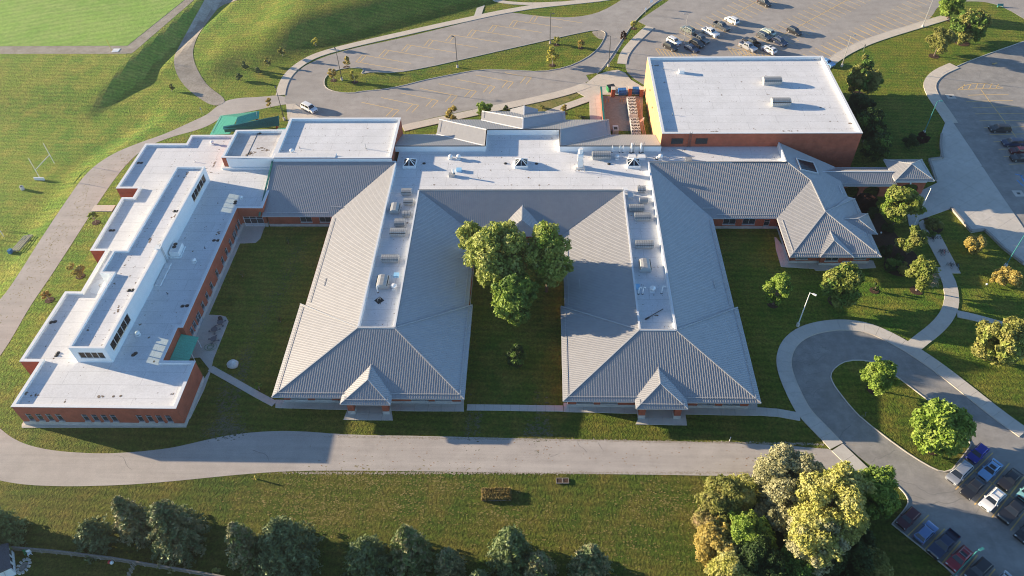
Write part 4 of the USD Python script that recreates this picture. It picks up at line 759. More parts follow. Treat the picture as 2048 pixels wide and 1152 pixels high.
block(LW, .98, ZLF, ZLP, 'brick', 'the long stepped flat roofed wing', t=.42)
CUT.clear()
# its clerestory box: hollow, with windows on both sides that the sun shines through
ZC = 8.95
sk_ = lambda x, y: (x + (y - 110) * .0195, y)
CL = [sk_(-82.75, 83.3), sk_(-76.25, 83.3), sk_(-76.25, 136.7), sk_(-82.75, 136.7), sk_(-82.75, 108.8), sk_(-85.4, 108.8), sk_(-85.4, 102.2), sk_(-82.75, 102.2)]
cu = np.array([.0195, 1.0]); cu /= np.linalg.norm(cu); cn = np.array([cu[1], -cu[0]])
cuts = []
def clere(c, u, n, w, z0, z1, panes):
    cuts.append(obox(c, u, n, w, 1.2, z0, z1)); fr = MB()
    for k in range(panes + 1):
        a = -w / 2 + w * k / panes; fr.mani(obox(np.asarray(c) + u * a - n * .12, u, n, .1, .12, z0, z1))
    for z in (z0 + .05, z1 - .05): fr.mani(obox(np.asarray(c) - n * .12, u, n, w, .13, z - .05, z + .05))
    f = obj('clerestory_window', fr, 'frame', SCH)
    for k in range(panes): obj('pane', MB().mani(obox(np.asarray(c) + u * (-w / 2 + w * (k + .5) / panes) - n * .14, u, n, w / panes - .1, .012, z0 + .1, z1 - .1)), 'clear_glass', f)
ey = [onX(235, 690, -76.6)[1], 0]
for y0_, y1_ in ((84.9, 92.6), (127.2, 135.2)):
    c_ = (y0_ + y1_) / 2
    clere(sk_(-76.25, c_), cu, cn, y1_ - y0_, 6.05, 8.05, 5); clere(sk_(-82.75, c_), cu, -cn, y1_ - y0_, 6.05, 8.05, 5)
clere(np.array(sk_(-79.4, 83.3)), UX, SOUTH, 4.6, 6.0, 7.7, 4)
cp = Polygon(CL); shell = cp.difference(cp.buffer(-.3, join_style=2))
s = cs(polys(shell)[0]).extrude(ZC - .1 - ZLF).translate((0, 0, ZLF)) - m3.Manifold.batch_boolean(cuts, m3.OpType.Add)
obj('clerestory_wall', MB().mani(s), 'white_panel', SCH, label='pale panel walls of the clerestory box on the flat wing')
ci = cp.buffer(-.3, join_style=2); obj('flat_roof', MB().prism(ci, ZC - .75, ZC - .55), 'membrane', SCH, label='long white flat roof of the clerestory box')
obj('coping', MB().prism(cp.buffer(.05, join_style=2).difference(cp.buffer(-.38, join_style=2)), ZC - .1, ZC), 'coping', SCH)
lad = MB()
for dx in (-.22, .22): lad.bar((-76.05, 109.6 + dx, ZLF), (-76.05, 109.6 + dx, ZC + .9), .06)
for k in range(14): lad.bar((-76.05, 109.38, ZLF + .3 * k + .2), (-76.05, 109.82, ZLF + .3 * k + .2), .045)
obj('roof_ladder', lad, 'galvanised', SCH); obj('ladder_platform', MB().mm((-76.15, 102.6, ZLF), (-75.0, 109.0, ZLF + .35)), 'membrane', SCH); obj('ladder_hood', MB().mm((-77.2, 108.9, ZC), (-75.95, 110.3, ZC + .15)), 'white_panel', SCH)
# awning in the recess
roof([(-67.5, 83.5, 3.6), (-64.4, 83.5, 2.75), (-64.4, 91.3, 2.75), (-67.5, 91.3, 3.6)], 'green_metal', label='green metal awning over the recessed patio door', name='awning', pitch=.6)
for y in (84.2, 87.4, 90.9): obj('awning_post', MB().cyl((-64.6, y, 0), (-64.6, y, 2.7), .07), 'white_paint', SCH)
# green entrance canopies at upper left
G = 'green_metal'
roof([(-82.6, 165.8, 3.5), (-82.7, 157.2, 3.5), (-76.4, 155.0, 5.2), (-76.7, 162.5, 5.2)], G, label='green canopy roof slope facing the sports field', guard=.5)
roof([(-76.7, 162.5, 5.2), (-76.2, 158.9, 5.2), (-72.2, 164.6, 3.5), (-73.0, 167.9, 3.5)], G, guard=.5); roof([(-82.6, 165.8, 3.5), (-73.0, 167.9, 3.5), (-76.7, 162.5, 5.2)], G)
roof([(-77.9, 155.4, 6.3), (-78.3, 156.6, 6.3), (-67.2, 165.5, 3.6), (-66.0, 161.0, 3.6)], G, ribs=False, label='dark green canopy slope facing the school roofs'); roof([(-76.4, 158.6, 5.0), (-67.2, 165.5, 3.55), (-78.3, 156.6, 6.2)], G)
obj('canopy_fascia', MB().add([P(447, 255.5, 6.3), P(557, 231.7, 5.4), P(558.6, 251.6, 4.4), P(450, 265, 5.3)], [[0, 1, 2], [0, 2, 3], [2, 1, 0], [3, 2, 0]]), 'green_trim', SCH)
for x, y in ((-81.8, 164.5), (-81.8, 158.5), (-73.5, 166.2), (-67.8, 163.8)): obj('canopy_post', MB().mm((x - .25, y - .25, 0), (x + .25, y + .25, 3.5)), 'brick', SCH)
roof([(-66.0, 159.5, 3.6), (-61.6, 160.6, 3.6), (-61.6, 157.9, 4.2), (-66, 157.9, 4.2)], G)

# gymnasium block
obj('brick_facing', MB().mm((28.27, 148.2, .3), (28.345, 183.35, 9.62)), 'west_wall_brick', SCH, label='yellow toned west wall of the gymnasium block')  # west wall skin, paler and yellower than the brick of the other walls
for cx in (P(1356, 285, 8)[0], P(1405, 285, 8)[0]):
    w = MB(); obj('louvre_grille', MB().mm((cx - 1.35, 148.02, 6.9), (cx + 1.35, 148.18, 8.35)), 'louver', SCH)
    for k in range(6): obj('louvre_slat', MB().box((cx, 148.0, 7.0 + k * .24), (2.6, .12, .05), rx=.6), 'dark_metal', SCH)
block([(28.35, 148.15), (73.95, 148.15), (73.95, 183.4), (28.35, 183.4)], 0, 9.05, 9.75, 'brick', 'the tall gymnasium block', t=.45)
lad = MB(); lx = P(1381, 285, 8)[0]
for dx in (-.25, .25): lad.bar((lx + dx, 147.95, 6.1), (lx + dx, 147.95, 10.3), .06)
for k in range(13): lad.bar((lx - .25, 147.95, 6.3 + .3 * k), (lx + .25, 147.95, 6.3 + .3 * k), .04)
obj('roof_ladder', lad, 'dark_metal', SCH); obj('ladder_pad', MB().mm((lx - .6, 146.6, ZF), (lx + .6, 147.6, ZF + .1)), 'white_paint', SCH)
for y, z in ((165.5, 5.5), (172, 6.5)): obj('wall_lamp', MB().mm((28.1, y - .2, z), (28.35, y + .2, z + .35)), 'dark_metal', SCH)
# short snow stops at the inner corners of the metal slopes
def stop(x, y, z, dx, dy, dz): obj('snow_rail', MB().bar((x, y, z), (x + dx, y + dy, z + dz), .08), 'trim_metal', SCH)
for x, y, sx in ((-43.6, 127.8, -1), (35.4, 127.4, 1), (-12.2, 121.4, 1), (3.6, 121.6, -1)): stop(x, y, ZE + .62 * (1 if abs(x) > 20 else .75) + .12, sx * 2.4, 0, 0)
for x, y, s in ((-42.6, 129.2, .25), (-42.5, 103.2, .25), (34.2, 103, -.25), (-16.5, 103, -.25), (8.0, 103.0, .25), (52.6, 127, .24)): stop(x, y, ZE + abs(x - (-45.3 if x < -30 else 37.2 if 20 < x < 40 else -13.6 if x < 0 else 5.0 if x < 20 else 50.9)) * .25 + .12, 0, 2.2, 0)
# dirt specks along the seams of the flat roofs
def specks(poly, z, step, n, seed, parent=SCH, ns=True):
    r = random.Random(seed); mb = MB(); x0, y0, x1, y1 = poly.bounds; rows = np.arange((x0 if ns else y0) + step * .6, x1 if ns else y1, step)
    for row in rows:
        for _ in range(n):
            t = r.uniform(y0, y1) if ns else r.uniform(x0, x1); w = row + r.gauss(0, .12); x, y = (w + (t - 110) * (.0195 if ns else 0), t) if ns else (t, w)
            if not poly.contains(Point(x, y)): continue
            k = r.uniform(.04, .13) * (2.2 if r.random() < .08 else 1); m_ = 6; q = [(x + k * r.uniform(.5, 1.3) * math.cos(i * 1.047), y + k * r.uniform(.5, 1.3) * math.sin(i * 1.047), z) for i in range(m_)]
            mb.add(q, [[0, i, i + 1] for i in range(1, m_ - 1)])
    if mb.n: obj('dirt_specks', mb, 'dirt_stain', parent, kind='stuff')
specks(Polygon(LW).buffer(-.7).difference(cp.buffer(.3)), ZLF + .026, 3.1, 34, 1); specks(cp.buffer(-.8), ZC - .545, 2.0, 46, 2); specks(sbox(29.2, 149, 73, 182.6), 9.078, 3.0, 26, 3, ns=False)
specks(flat.buffer(-.6), ZF + .006, 2.6, 60, 4, ns=False); specks(sbox(-60.5, 143.2, -34.8, 157), 7.326, 3.0, 18, 5, ns=False)
# ------------------------------------------------------------------ trees and shrubs
def leaves(centres, outs, size, rng, elong=1.5, flat=.35):
    """Small folded leaf sprays at the points, tilted about the outward direction."""
    n = len(centres); d = rng.normal(size=(n, 3)); d = d * .55 + outs * .85 + [0, 0, flat]; d /= np.linalg.norm(d, axis=1)[:, None]
    a = np.cross(d, rng.normal(size=(n, 3))); a /= np.linalg.norm(a, axis=1)[:, None]; b = np.cross(d, a)
    s = size * rng.uniform(.6, 1.35, (n, 1)); A, B = a * s * elong / 2, b * s / 2; k = d * s * .18
    v = np.stack([centres - A, centres - B + k, centres + A, centres + B + k], 1).reshape(-1, 3); i = np.arange(n)[:, None] * 4
    f = np.concatenate([i + [0, 1, 2], i + [0, 2, 3]]); return v, f
def crown_blobs(r, h, rng, n, shape):
    out = []
    for k in range(n):
        t = rng.uniform(0, 1); a = rng.uniform(0, 2 * math.pi)
        if shape == 'round': z = -h / 2 + h * (.12 + .8 * t); rr = r * math.sqrt(max(.05, 1 - ((t - .42) / .62) ** 2)) * .72
        elif shape == 'spread': z = -h / 2 + h * (.25 + .6 * t); rr = r * (1 - .45 * t) * .78
        else: z = -h / 2 + h * (.05 + .85 * t); rr = r * (1 - t) ** .7 * .8
        q = rng.uniform(.35, 1.0) ** .6; out.append((rr * q * math.cos(a), rr * q * math.sin(a), z, r * rng.uniform(.20, .38)))
    for x, y, z, rb in list(out):                # smaller sprigs that break the outline
        for _ in range(2):
            d = rng.normal(size=3); d /= np.linalg.norm(d); k = rb * rng.uniform(.75, 1.25); out.append((x + d[0] * k, y + d[1] * k, z + d[2] * k * .8, rb * rng.uniform(.3, .55)))
    return out
TREES = 0
def limb_mesh(mb, p0, p1, r0, r1, rng, k=3):
    pts = [np.asarray(p0, float)]
    for i in range(1, k + 1): pts.append(p0 + (np.asarray(p1) - p0) * i / k + rng.normal(size=3) * np.linalg.norm(np.asarray(p1) - p0) * .035 * (i < k))
    for i in range(k): mb.cyl(pts[i], pts[i + 1], r0 + (r1 - r0) * i / k, r0 + (r1 - r0) * (i + 1) / k, 6)
def tree(px, py, rpx, label, mat_, group=None, cat='tree', name='deciduous_tree', hk=2.3, zk=None, leaf=None, shape='round', dens=1.0, blobs=16, bare=None, trunk=True, mulch=False, bark='bark', base=None, seed=None, mats=None, zofs=0.0, ck=None):
    """A tree whose crown's middle is seen at px, py and whose crown is rpx pixels across its half width."""
    global TREES; TREES += 1; rng = np.random.default_rng(seed or TREES * 13 + 5)
    r = rpx * dist(P(px, py, 3)) / FPX; H = r * hk; ch = H * (.92 if not trunk else .8) if ck is None else r * ck; zc = H - ch / 2 + zofs
    c = P(px, py, zc); z0 = float(terrain(c[0], c[1]))
    if abs(z0) > .1: c = P(px, py, zc + z0); z0 = float(terrain(c[0], c[1]))
    t = thing(name, label, cat, (c[0], c[1], z0 - .03), 0, group)
    bl = crown_blobs(r, ch, rng, blobs, shape); mid = np.array([0, 0, zc])
    sz = leaf or min(.42, max(.2, r * .085)); tm = MB()
    if trunk:
        tr = max(.07, H * .018); fork = H - ch * .8; limb_mesh(tm, np.array([0, 0, 0.0]), np.array([0, 0, fork]), tr * 1.35, tr, rng)
        for x, y, z, rb in bl[:10]: limb_mesh(tm, np.array([0, 0, fork * rng.uniform(.8, 1.15)]), np.array([x, y, z + zc]), tr * .6, tr * .12, rng, 4)
        obj('trunk', tm, bark, t)
    for mi, mname in enumerate([mat_] + ([mats] if mats else [])):
        cs_, os_ = [], []
        for bi, (x, y, z, rb) in enumerate(bl):
            if mats and (bi % 3 == 0) != (mi == 1): continue
            n = int(dens * 2.3 * 4 * math.pi * rb * rb / (sz * sz * .9)) + 8; d = rng.normal(size=(n, 3)); d /= np.linalg.norm(d, axis=1)[:, None]
            rad = rb * rng.uniform(.25, 1.0, (n, 1)) ** .45; wob = 1 + .22 * np.sin(d @ rng.normal(size=(3, 3)) * 4).sum(1, keepdims=True) / 1.8
            cs_.append(np.array([x, y, z + zc]) + d * rad * wob * [1, 1, .85]); os_.append(d)
        p = np.concatenate(cs_); o = np.concatenate(os_); keep = p[:, 2] > .1
        if bare is not None: keep &= (p[:, 0] - bare * r * .1 + rng.normal(size=len(p)) * r * .22) < r * .05
        obj('crown', leaves(p[keep], o[keep], sz, rng), mname, t, kind=None)
    if mulch:
        pl = Point(c[0], c[1]).buffer(max(.9, r * .36)); obj('mulch_ring', MB().prism(pl, .0, .06), 'mulch', kind='structure', label='dark mulch ring under the ' + label.split(' standing')[0].split(' with')[0])
    return t, c, r, H
def bare_branches(t, r, H, rng, n=60, side=1):
    mb = MB()
    for k in range(n):
        a = rng.uniform(-1.2, 1.2); e = rng.uniform(.0, 1.1); L = r * rng.uniform(.7, 1.05); p0 = np.array([0, 0, H * rng.uniform(.2, .5)])
        p1 = np.array([side * math.cos(a) * math.cos(e) * L, math.sin(a) * math.cos(e) * L, H * .45 + math.sin(e) * L * .8]); limb_mesh(mb, p0, p1, .05, .015, rng, 3)
        for _ in range(4):
            q = p0 + (p1 - p0) * rng.uniform(.5, 1); limb_mesh(mb, q, q + rng.normal(size=3) * r * .16, .022, .01, rng, 1)
    obj('bare_branch', mb, 'pale_bark', t, label='leafless pale branches on one side')
# courtyard
tree(995, 505, 70, 'broad pale green willow-like tree at left in the middle courtyard', 'leaf_willow', hk=2.1, ck=1.45, shape='round', blobs=34, leaf=.42, dens=.62, name='courtyard_tree')
tree(940, 478, 30, 'pale yellow green tree crown leaning over the left wing roof edge', 'leaf_willow', hk=3.6, ck=2.0, blobs=16, leaf=.4, dens=.62, name='courtyard_tree')
tree(1094, 508, 54, 'pale green tree at right in the middle courtyard, beside the right wing', 'leaf_willow', hk=2.75, ck=1.8, blobs=30, leaf=.4, dens=.62, mats='leaf_bright', name='courtyard_tree')
tree(1031, 592, 54, 'round mid green maple in the centre of the courtyard', 'leaf_green', hk=2.1, ck=1.6, blobs=36, dens=.75, mats='leaf_bright', name='courtyard_tree')
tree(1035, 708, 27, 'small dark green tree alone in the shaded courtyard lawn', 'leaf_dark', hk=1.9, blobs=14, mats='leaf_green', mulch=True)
# right side
tree(1803, 411, 36, 'yellow green tree before the arcade wall of the covered walk', 'leaf_lime', mats='leaf_bright', hk=2.0, blobs=24)
tree(1826, 479, 27, 'yellow green tree standing at the foot of the flagpole', 'leaf_lime', mats='leaf_olive', hk=2.2, blobs=18)
tree(1556, 577, 28, 'small bright green tree with a mulch ring beside the right wing', 'leaf_bright', hk=2.5, blobs=20, mulch=True, zofs=.2)
tree(1688, 566, 42, 'round yellow green tree in front of the hipped pavilion', 'leaf_lime', mats='leaf_green', hk=1.9, blobs=28, mulch=True)
t_, c_, r_, H_ = tree(1850, 548, 30, 'half bare tree with pale leafless branches beside the sidewalk', 'leaf_lime', hk=2.3, blobs=20, bare=0, mulch=True, bark='pale_bark'); bare_branches(t_, r_, H_, np.random.default_rng(3))
tree(1761, 752, 33, 'bright green tree standing in the teardrop island', 'leaf_bright', hk=2.0, blobs=24, mulch=True)
tree(1886, 855, 50, 'large bright green tree at the lower corner of the teardrop island', 'leaf_bright', hk=1.9, blobs=34, mulch=True)
tree(2010, 678, 45, 'pale olive tree between the driveway and the right frame edge', 'leaf_olive', mats='leaf_willow', hk=2.0, blobs=28)
tree(1953, 489, 22, 'low golden shrub on the lawn below the plaza wall', 'leaf_gold', hk=1.2, blobs=16, shape='spread', name='golden_shrub', cat='shrub')
tree(2018, 556, 25, 'low golden shrub beside the tall teal lamp post', 'leaf_gold', hk=1.2, blobs=16, shape='spread', name='golden_shrub', cat='shrub')
tree(1730, 152, 32, 'round green tree casting a long shadow near the gymnasium corner', 'leaf_olive', mats='leaf_green', hk=1.9, blobs=26, mulch=True)
tree(1881, 80, 23, 'smaller olive tree on the north lawn, between two larger ones', 'leaf_olive', hk=2.1, blobs=18, mulch=True)
tree(1940, 49, 31, 'dense green tree on the north lawn near the frame edge', 'leaf_green', mats='leaf_olive', hk=1.7, blobs=26, mulch=True)
tree(1908, 4, 24, 'bright green tree at the top edge beside the parking lot island', 'leaf_bright', hk=2.0, blobs=20, mulch=True)
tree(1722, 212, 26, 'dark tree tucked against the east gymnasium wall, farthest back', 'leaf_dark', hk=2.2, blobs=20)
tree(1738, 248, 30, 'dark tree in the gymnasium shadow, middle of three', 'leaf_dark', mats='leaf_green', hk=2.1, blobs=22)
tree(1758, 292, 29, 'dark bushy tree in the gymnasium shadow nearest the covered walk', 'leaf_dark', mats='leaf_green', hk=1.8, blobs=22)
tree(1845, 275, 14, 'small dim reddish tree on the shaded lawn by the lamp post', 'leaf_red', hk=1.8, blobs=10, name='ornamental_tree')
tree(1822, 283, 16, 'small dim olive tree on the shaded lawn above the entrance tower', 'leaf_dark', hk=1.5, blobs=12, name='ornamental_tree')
tree(1733, 405, 23, 'dark red round shrub under the arcade windows', 'leaf_red', hk=1.25, blobs=16, name='red_shrub', cat='shrub', trunk=False)
tree(1868, 447, 17, 'olive shrub in the bed right of the flagpole', 'leaf_olive', hk=1.1, blobs=12, name='shrub', cat='shrub', trunk=False)
tree(1862, 468, 10, 'low green ground shrub above the bicycle racks', 'leaf_green', hk=.9, blobs=8, name='shrub', cat='shrub', trunk=False)
for i, (a, b, r, m_) in enumerate(((1772, 500, 15, 'leaf_dark'), (1790, 528, 17, 'leaf_green'), (1812, 536, 15, 'leaf_olive'), (1778, 534, 12, 'leaf_dark'), (1800, 515, 11, 'leaf_dark'), (1746, 426, 15, 'leaf_dark'), (1776, 456, 12, 'leaf_dark'))):
    tree(a, b, r, ['tall dark shrub by the pavilion corner, against the wall', 'green shrub in the pavilion bed with pale leaf tips', 'olive shrub at the right end of the pavilion bed', 'low dark shrub at the front of the pavilion bed', 'dark shrub in the middle of the pavilion bed', 'dark shrub just below the red shrub', 'dark shrub left of the yellow green flagpole tree'][i], m_, hk=1.2, blobs=10, name='shrub', cat='shrub', trunk=False)
tree(1752, 573, 7, 'tiny sapling in a mulch ring right of the pavilion tree', 'leaf_dark', hk=2.6, blobs=6, mulch=True, name='sapling')
# young trees of the bus loop and hills
for px, py, r, m_, lb in ((664, 146, 11, 'leaf_gold', 'young golden tree at the left tip of the loop island'), (690, 121, 10, 'leaf_gold', 'young golden tree right of the lamp post at the island tip, farther back'), (707, 151, 10, 'leaf_yellow', 'young yellow tree right of the lamp post at the island tip, nearer'),
                          (1105, 110, 15, 'leaf_yellow', 'bright yellow tree at the right end of the loop island'), (1113, 80, 7, 'leaf_yellowgreen', 'small lime green tree by the lamp post on the loop island'), (1162, 85, 8, 'leaf_gold', 'thin golden tree near the stony island tip'),
                          (1247, 68, 6, 'leaf_red', 'small rusty tree in the strip beside the loop exit'), (1268, 47, 7, 'leaf_yellowgreen', 'thin green sapling in the strip beside the loop exit'), (629, 77, 7, 'leaf_yellow', 'lone small yellow tree at the foot of the hill'),
                          (538, 204, 8, 'leaf_gold', 'small golden tree in the triangle beside the green canopy'), (905, 228, 15, 'leaf_gold', 'golden tree behind the grey shed roofs, left'), (968, 219, 17, 'leaf_bright', 'bright green tree behind the grey shed roofs'),
                          (1127, 217, 8, 'leaf_gold', 'small golden bush at the right of the north gable'), (150, 535, 15, 'leaf_yellowgreen', 'yellow green sapling beside the flat wing parapet'), (92, 590, 9, 'leaf_gold', 'sparse golden sapling by the service road at left'),
                          (186, 434, 9, 'leaf_bright', 'small green sapling below the short side pad'), (341, 174, 6, 'leaf_olive', 'thin sapling on the slope left of the gravel track'), (562, 98, 8, 'leaf_olive', 'thin olive sapling on the hill slope, upper'), (535, 122, 7, 'leaf_olive', 'thin olive sapling on the hill slope, lower'),
                          (516, 772, 8, 'leaf_bright', 'small green shrub by the narrow slab path'), (460, 596, 6, 'leaf_green', 'thin sapling in the left courtyard, nearer the patio'), (483, 547, 6, 'leaf_olive', 'thin sapling in the left courtyard, farther up'), (559, 638, 6, 'leaf_olive', 'small sapling in the left courtyard near the gabled wing'), (575, 480, 6, 'leaf_green', 'tiny sapling at the top of the left courtyard')):
    small = r < 12
    tree(px, py, r, lb, m_, hk=2.4, blobs=9 if small else 14, leaf=.3 if py < 300 else .2, dens=.55, name='young_tree' if r > 6 else 'sapling', mulch=(py < 320 and px > 600) or px in (150, 92, 186), bark='pale_bark')
for px, py, lb in ((488, 128, 'small dark spruce on the hill slope, upper left'), (478, 152, 'small dark spruce on the hill slope, lower left'), (515, 140, 'small dark spruce on the hill slope, right')):
    tree(px, py, 7, lb, 'needle_green', hk=2.2, blobs=14, shape='cone', leaf=.28, name='young_spruce', trunk=True)
for px, py, r, m_, lb in ((1012, 217, 7, 'leaf_dark', 'dark shrub left of the north gable'), (1026, 221, 5, 'leaf_dark', 'low dark shrub against the north gable'), (1085, 213, 6, 'leaf_olive', 'olive shrub right of the north gable'), (1163, 235, 7, 'needle_blue', 'blue green juniper by the loading walk')):
    tree(px, py, r, lb, m_, hk=1.3, blobs=8, name='shrub', cat='shrub', trunk=False)
# thicket at lower right
TH = (('brambly russet and yellow thicket shrub, topmost at left', 1445, 1000, 42, 'leaf_olive', 1.35), ('pale yellow thicket bush beside the pale utility post', 1480, 985, 34, 'leaf_yellowgreen', 1.4), ('russet thicket bush at the far left edge', 1425, 1045, 34, 'leaf_bramble', 1.2), ('olive gold thicket bush low at the left', 1440, 1090, 42, 'leaf_gold', 1.2), ('yellow thicket bush touching the bottom edge', 1470, 1140, 46, 'leaf_yellowgreen', 1.2),
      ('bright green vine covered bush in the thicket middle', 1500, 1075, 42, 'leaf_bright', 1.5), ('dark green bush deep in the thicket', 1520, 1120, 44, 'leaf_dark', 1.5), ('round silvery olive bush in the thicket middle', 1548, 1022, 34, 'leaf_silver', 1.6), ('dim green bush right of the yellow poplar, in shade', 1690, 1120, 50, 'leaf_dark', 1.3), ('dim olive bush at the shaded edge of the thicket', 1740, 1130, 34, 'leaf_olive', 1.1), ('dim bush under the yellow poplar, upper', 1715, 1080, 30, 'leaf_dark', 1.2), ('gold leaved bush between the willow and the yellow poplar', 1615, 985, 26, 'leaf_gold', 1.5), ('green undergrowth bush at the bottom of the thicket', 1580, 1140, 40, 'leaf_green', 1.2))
for lb, px, py, r, m_, hk in TH:
    tree(px, py, r * 1.15, lb, m_, hk=hk, blobs=26, leaf=.24, dens=.8, name='thicket_shrub', cat='shrub', trunk=False, mats='leaf_olive' if 'russet' in lb else None)
tree(1577, 948, 60, 'tall silvery willow leaning over the service road', 'leaf_silver', hk=2.1, blobs=40, leaf=.26, dens=.75, name='willow_tree', bark='pale_bark')
tree(1665, 1010, 72, 'tall yellow poplar, the brightest tree of the thicket', 'leaf_yellowgreen', hk=2.0, blobs=46, leaf=.28, dens=.85, name='poplar_tree', bark='pale_bark')
tree(1630, 1085, 56, 'pale yellow poplar below the tallest one', 'leaf_yellowgreen', hk=2.2, blobs=36, leaf=.28, dens=.75, mats='leaf_silver', name='poplar_tree', bark='pale_bark')
tree(1742, 985, 50, 'deep green maple at the right of the thicket by the kerb', 'leaf_bright', hk=2.0, blobs=34, leaf=.28, mats='leaf_green', name='maple_tree')
# conifers along the bottom edge
def conifer(px, py, rpx, hgt, label, m_, seed, name='spruce_tree', m2=None):
    rng = np.random.default_rng(seed); d0 = dist(P(px, py, hgt * .45)); r = rpx * d0 / FPX; c = P(px, py, hgt * .45)
    t = thing(name, label, 'conifer', (c[0], c[1], -.03)); obj('trunk', MB().cyl((0, 0, 0), (0, 0, hgt * .97), .02 * hgt, .02, 7), 'bark', t)
    parts = {m_: ([], []), (m2 or m_): ([], [])}
    nb = int(26 * hgt)
    for k in range(nb):
        u = (k + rng.uniform(0, 1)) / nb; z = hgt * (.06 + .94 * u); a = k * 2.39996 + rng.uniform(-.3, .3)
        L = r * (1 - u) ** .72 * rng.uniform(.72, 1.12) * (1.0 if u > .12 else .75 + u * 2) + .12; droop = -.28 + .75 * u + rng.uniform(-.1, .1)
        n = int(5 + L * 13); s = rng.uniform(.12, 1, n) ** .7; q = np.stack([np.cos(a) * L * s, np.sin(a) * L * s, z + droop * L * s - .12 * L * s * s], 1)
        q += rng.normal(size=(n, 3)) * [.13, .13, .07] * (.6 + L * .22); o = np.tile([math.cos(a) * .6, math.sin(a) * .6, .5], (n, 1))
        P_ = parts[m2 if m2 and rng.uniform() < .35 else m_]; P_[0].append(q); P_[1].append(o + rng.normal(size=o.shape) * .2)
    for mm_, (a, b) in parts.items():
        if a: obj('crown', leaves(np.concatenate(a), np.concatenate(b), .26, rng, 2.1, .1), mm_, t)
for i, (px, py, r, h, lb, m_, m2) in enumerate(((186, 1068, 42, 4.5, 'low wide dark conifer at the left end of the tree row', 'needle_blue', None), (262, 1035, 34, 9.5, 'slim olive spruce, second from the left', 'needle_olive', 'needle_blue'), (342, 1052, 56, 10.5, 'broad blue green spruce behind the wooden fence', 'needle_blue', 'needle_olive'),
        (487, 1090, 38, 10.5, 'olive spruce with a yellow vine at its foot', 'needle_olive', 'needle_green'), (566, 1090, 72, 10.0, 'widest and darkest spruce of the row', 'needle_blue', None), (735, 1115, 55, 8.0, 'dark round conifer left of the pale topped one', 'needle_blue', 'needle_green'), (818, 1095, 46, 10.0, 'conifer with a pale sunlit top right of centre left', 'needle_green', 'needle_olive'),
        (898, 1128, 34, 7.0, 'small olive lit conifer at the bottom edge', 'needle_olive', 'needle_blue'), (1022, 1100, 52, 10.0, 'green spruce below the weedy planting box', 'needle_green', 'needle_blue'), (1078, 1138, 40, 7.5, 'pale olive conifer nestled right of the green spruce', 'needle_olive', 'needle_green'), (1180, 1130, 48, 9.0, 'blue spruce alone at the right end of the row', 'needle_blue', 'needle_olive'), (960, 1168, 30, 6.5, 'dark conifer cut by the bottom edge left of the green spruce', 'needle_blue', None), (-18, 1050, 40, 9.0, 'dark conifer cut by the left frame edge', 'needle_green', None), (-75, 1040, 50, 11.0, 'conifer beyond the left frame edge throwing shade on the lawn', 'needle_green', None))):
    conifer(px, py, r * 1.03, h * 1.12, lb, m_, 40 + i, m2=m2)
tree(432, 1142, 9, 'small yellow green bush behind the wooden fence', 'leaf_yellowgreen', hk=1.1, blobs=8, name='shrub', cat='shrub', trunk=False, leaf=.2)
# ------------------------------------------------------------------ vehicles
def ext(poly, w):                              # a side profile (x, z) drawn across the width
    return m3.CrossSection([np.array(poly, float)], m3.FillRule.NonZero).extrude(w).translate((0, 0, -w / 2)).rotate((90, 0, 0))
def plan(L, W, r, h=4.0):
    return m3.CrossSection([np.array([(-L / 2 + r, -W / 2 + r), (L / 2 - r, -W / 2 + r), (L / 2 - r, W / 2 - r), (-L / 2 + r, W / 2 - r)])], m3.FillRule.NonZero).offset(r, m3.JoinType.Round, 2.0, 16).extrude(h).translate((0, 0, -.5))
def front(pts): return m3.CrossSection([np.array(pts, float)], m3.FillRule.NonZero).extrude(12).translate((0, 0, -6)).rotate((90, 0, 90))
KIND = {  # length, width, height, bonnet height, belt height, cabin: front base x, roof front x, roof rear x, rear base x
    'sedan': (4.75, 1.84, 1.46, .92, .98, 1.0, .25, -1.15, -1.95), 'hatchback': (4.25, 1.80, 1.52, .95, 1.0, 1.0, .35, -1.55, -1.98), 'suv': (4.7, 1.9, 1.72, 1.05, 1.1, 1.05, .45, -1.75, -2.2), 'minivan': (5.1, 1.98, 1.76, 1.0, 1.06, 1.45, .7, -2.0, -2.4), 'pickup': (5.8, 2.0, 1.88, 1.15, 1.2, 1.2, .55, -.9, -1.15)}
CARS = {}
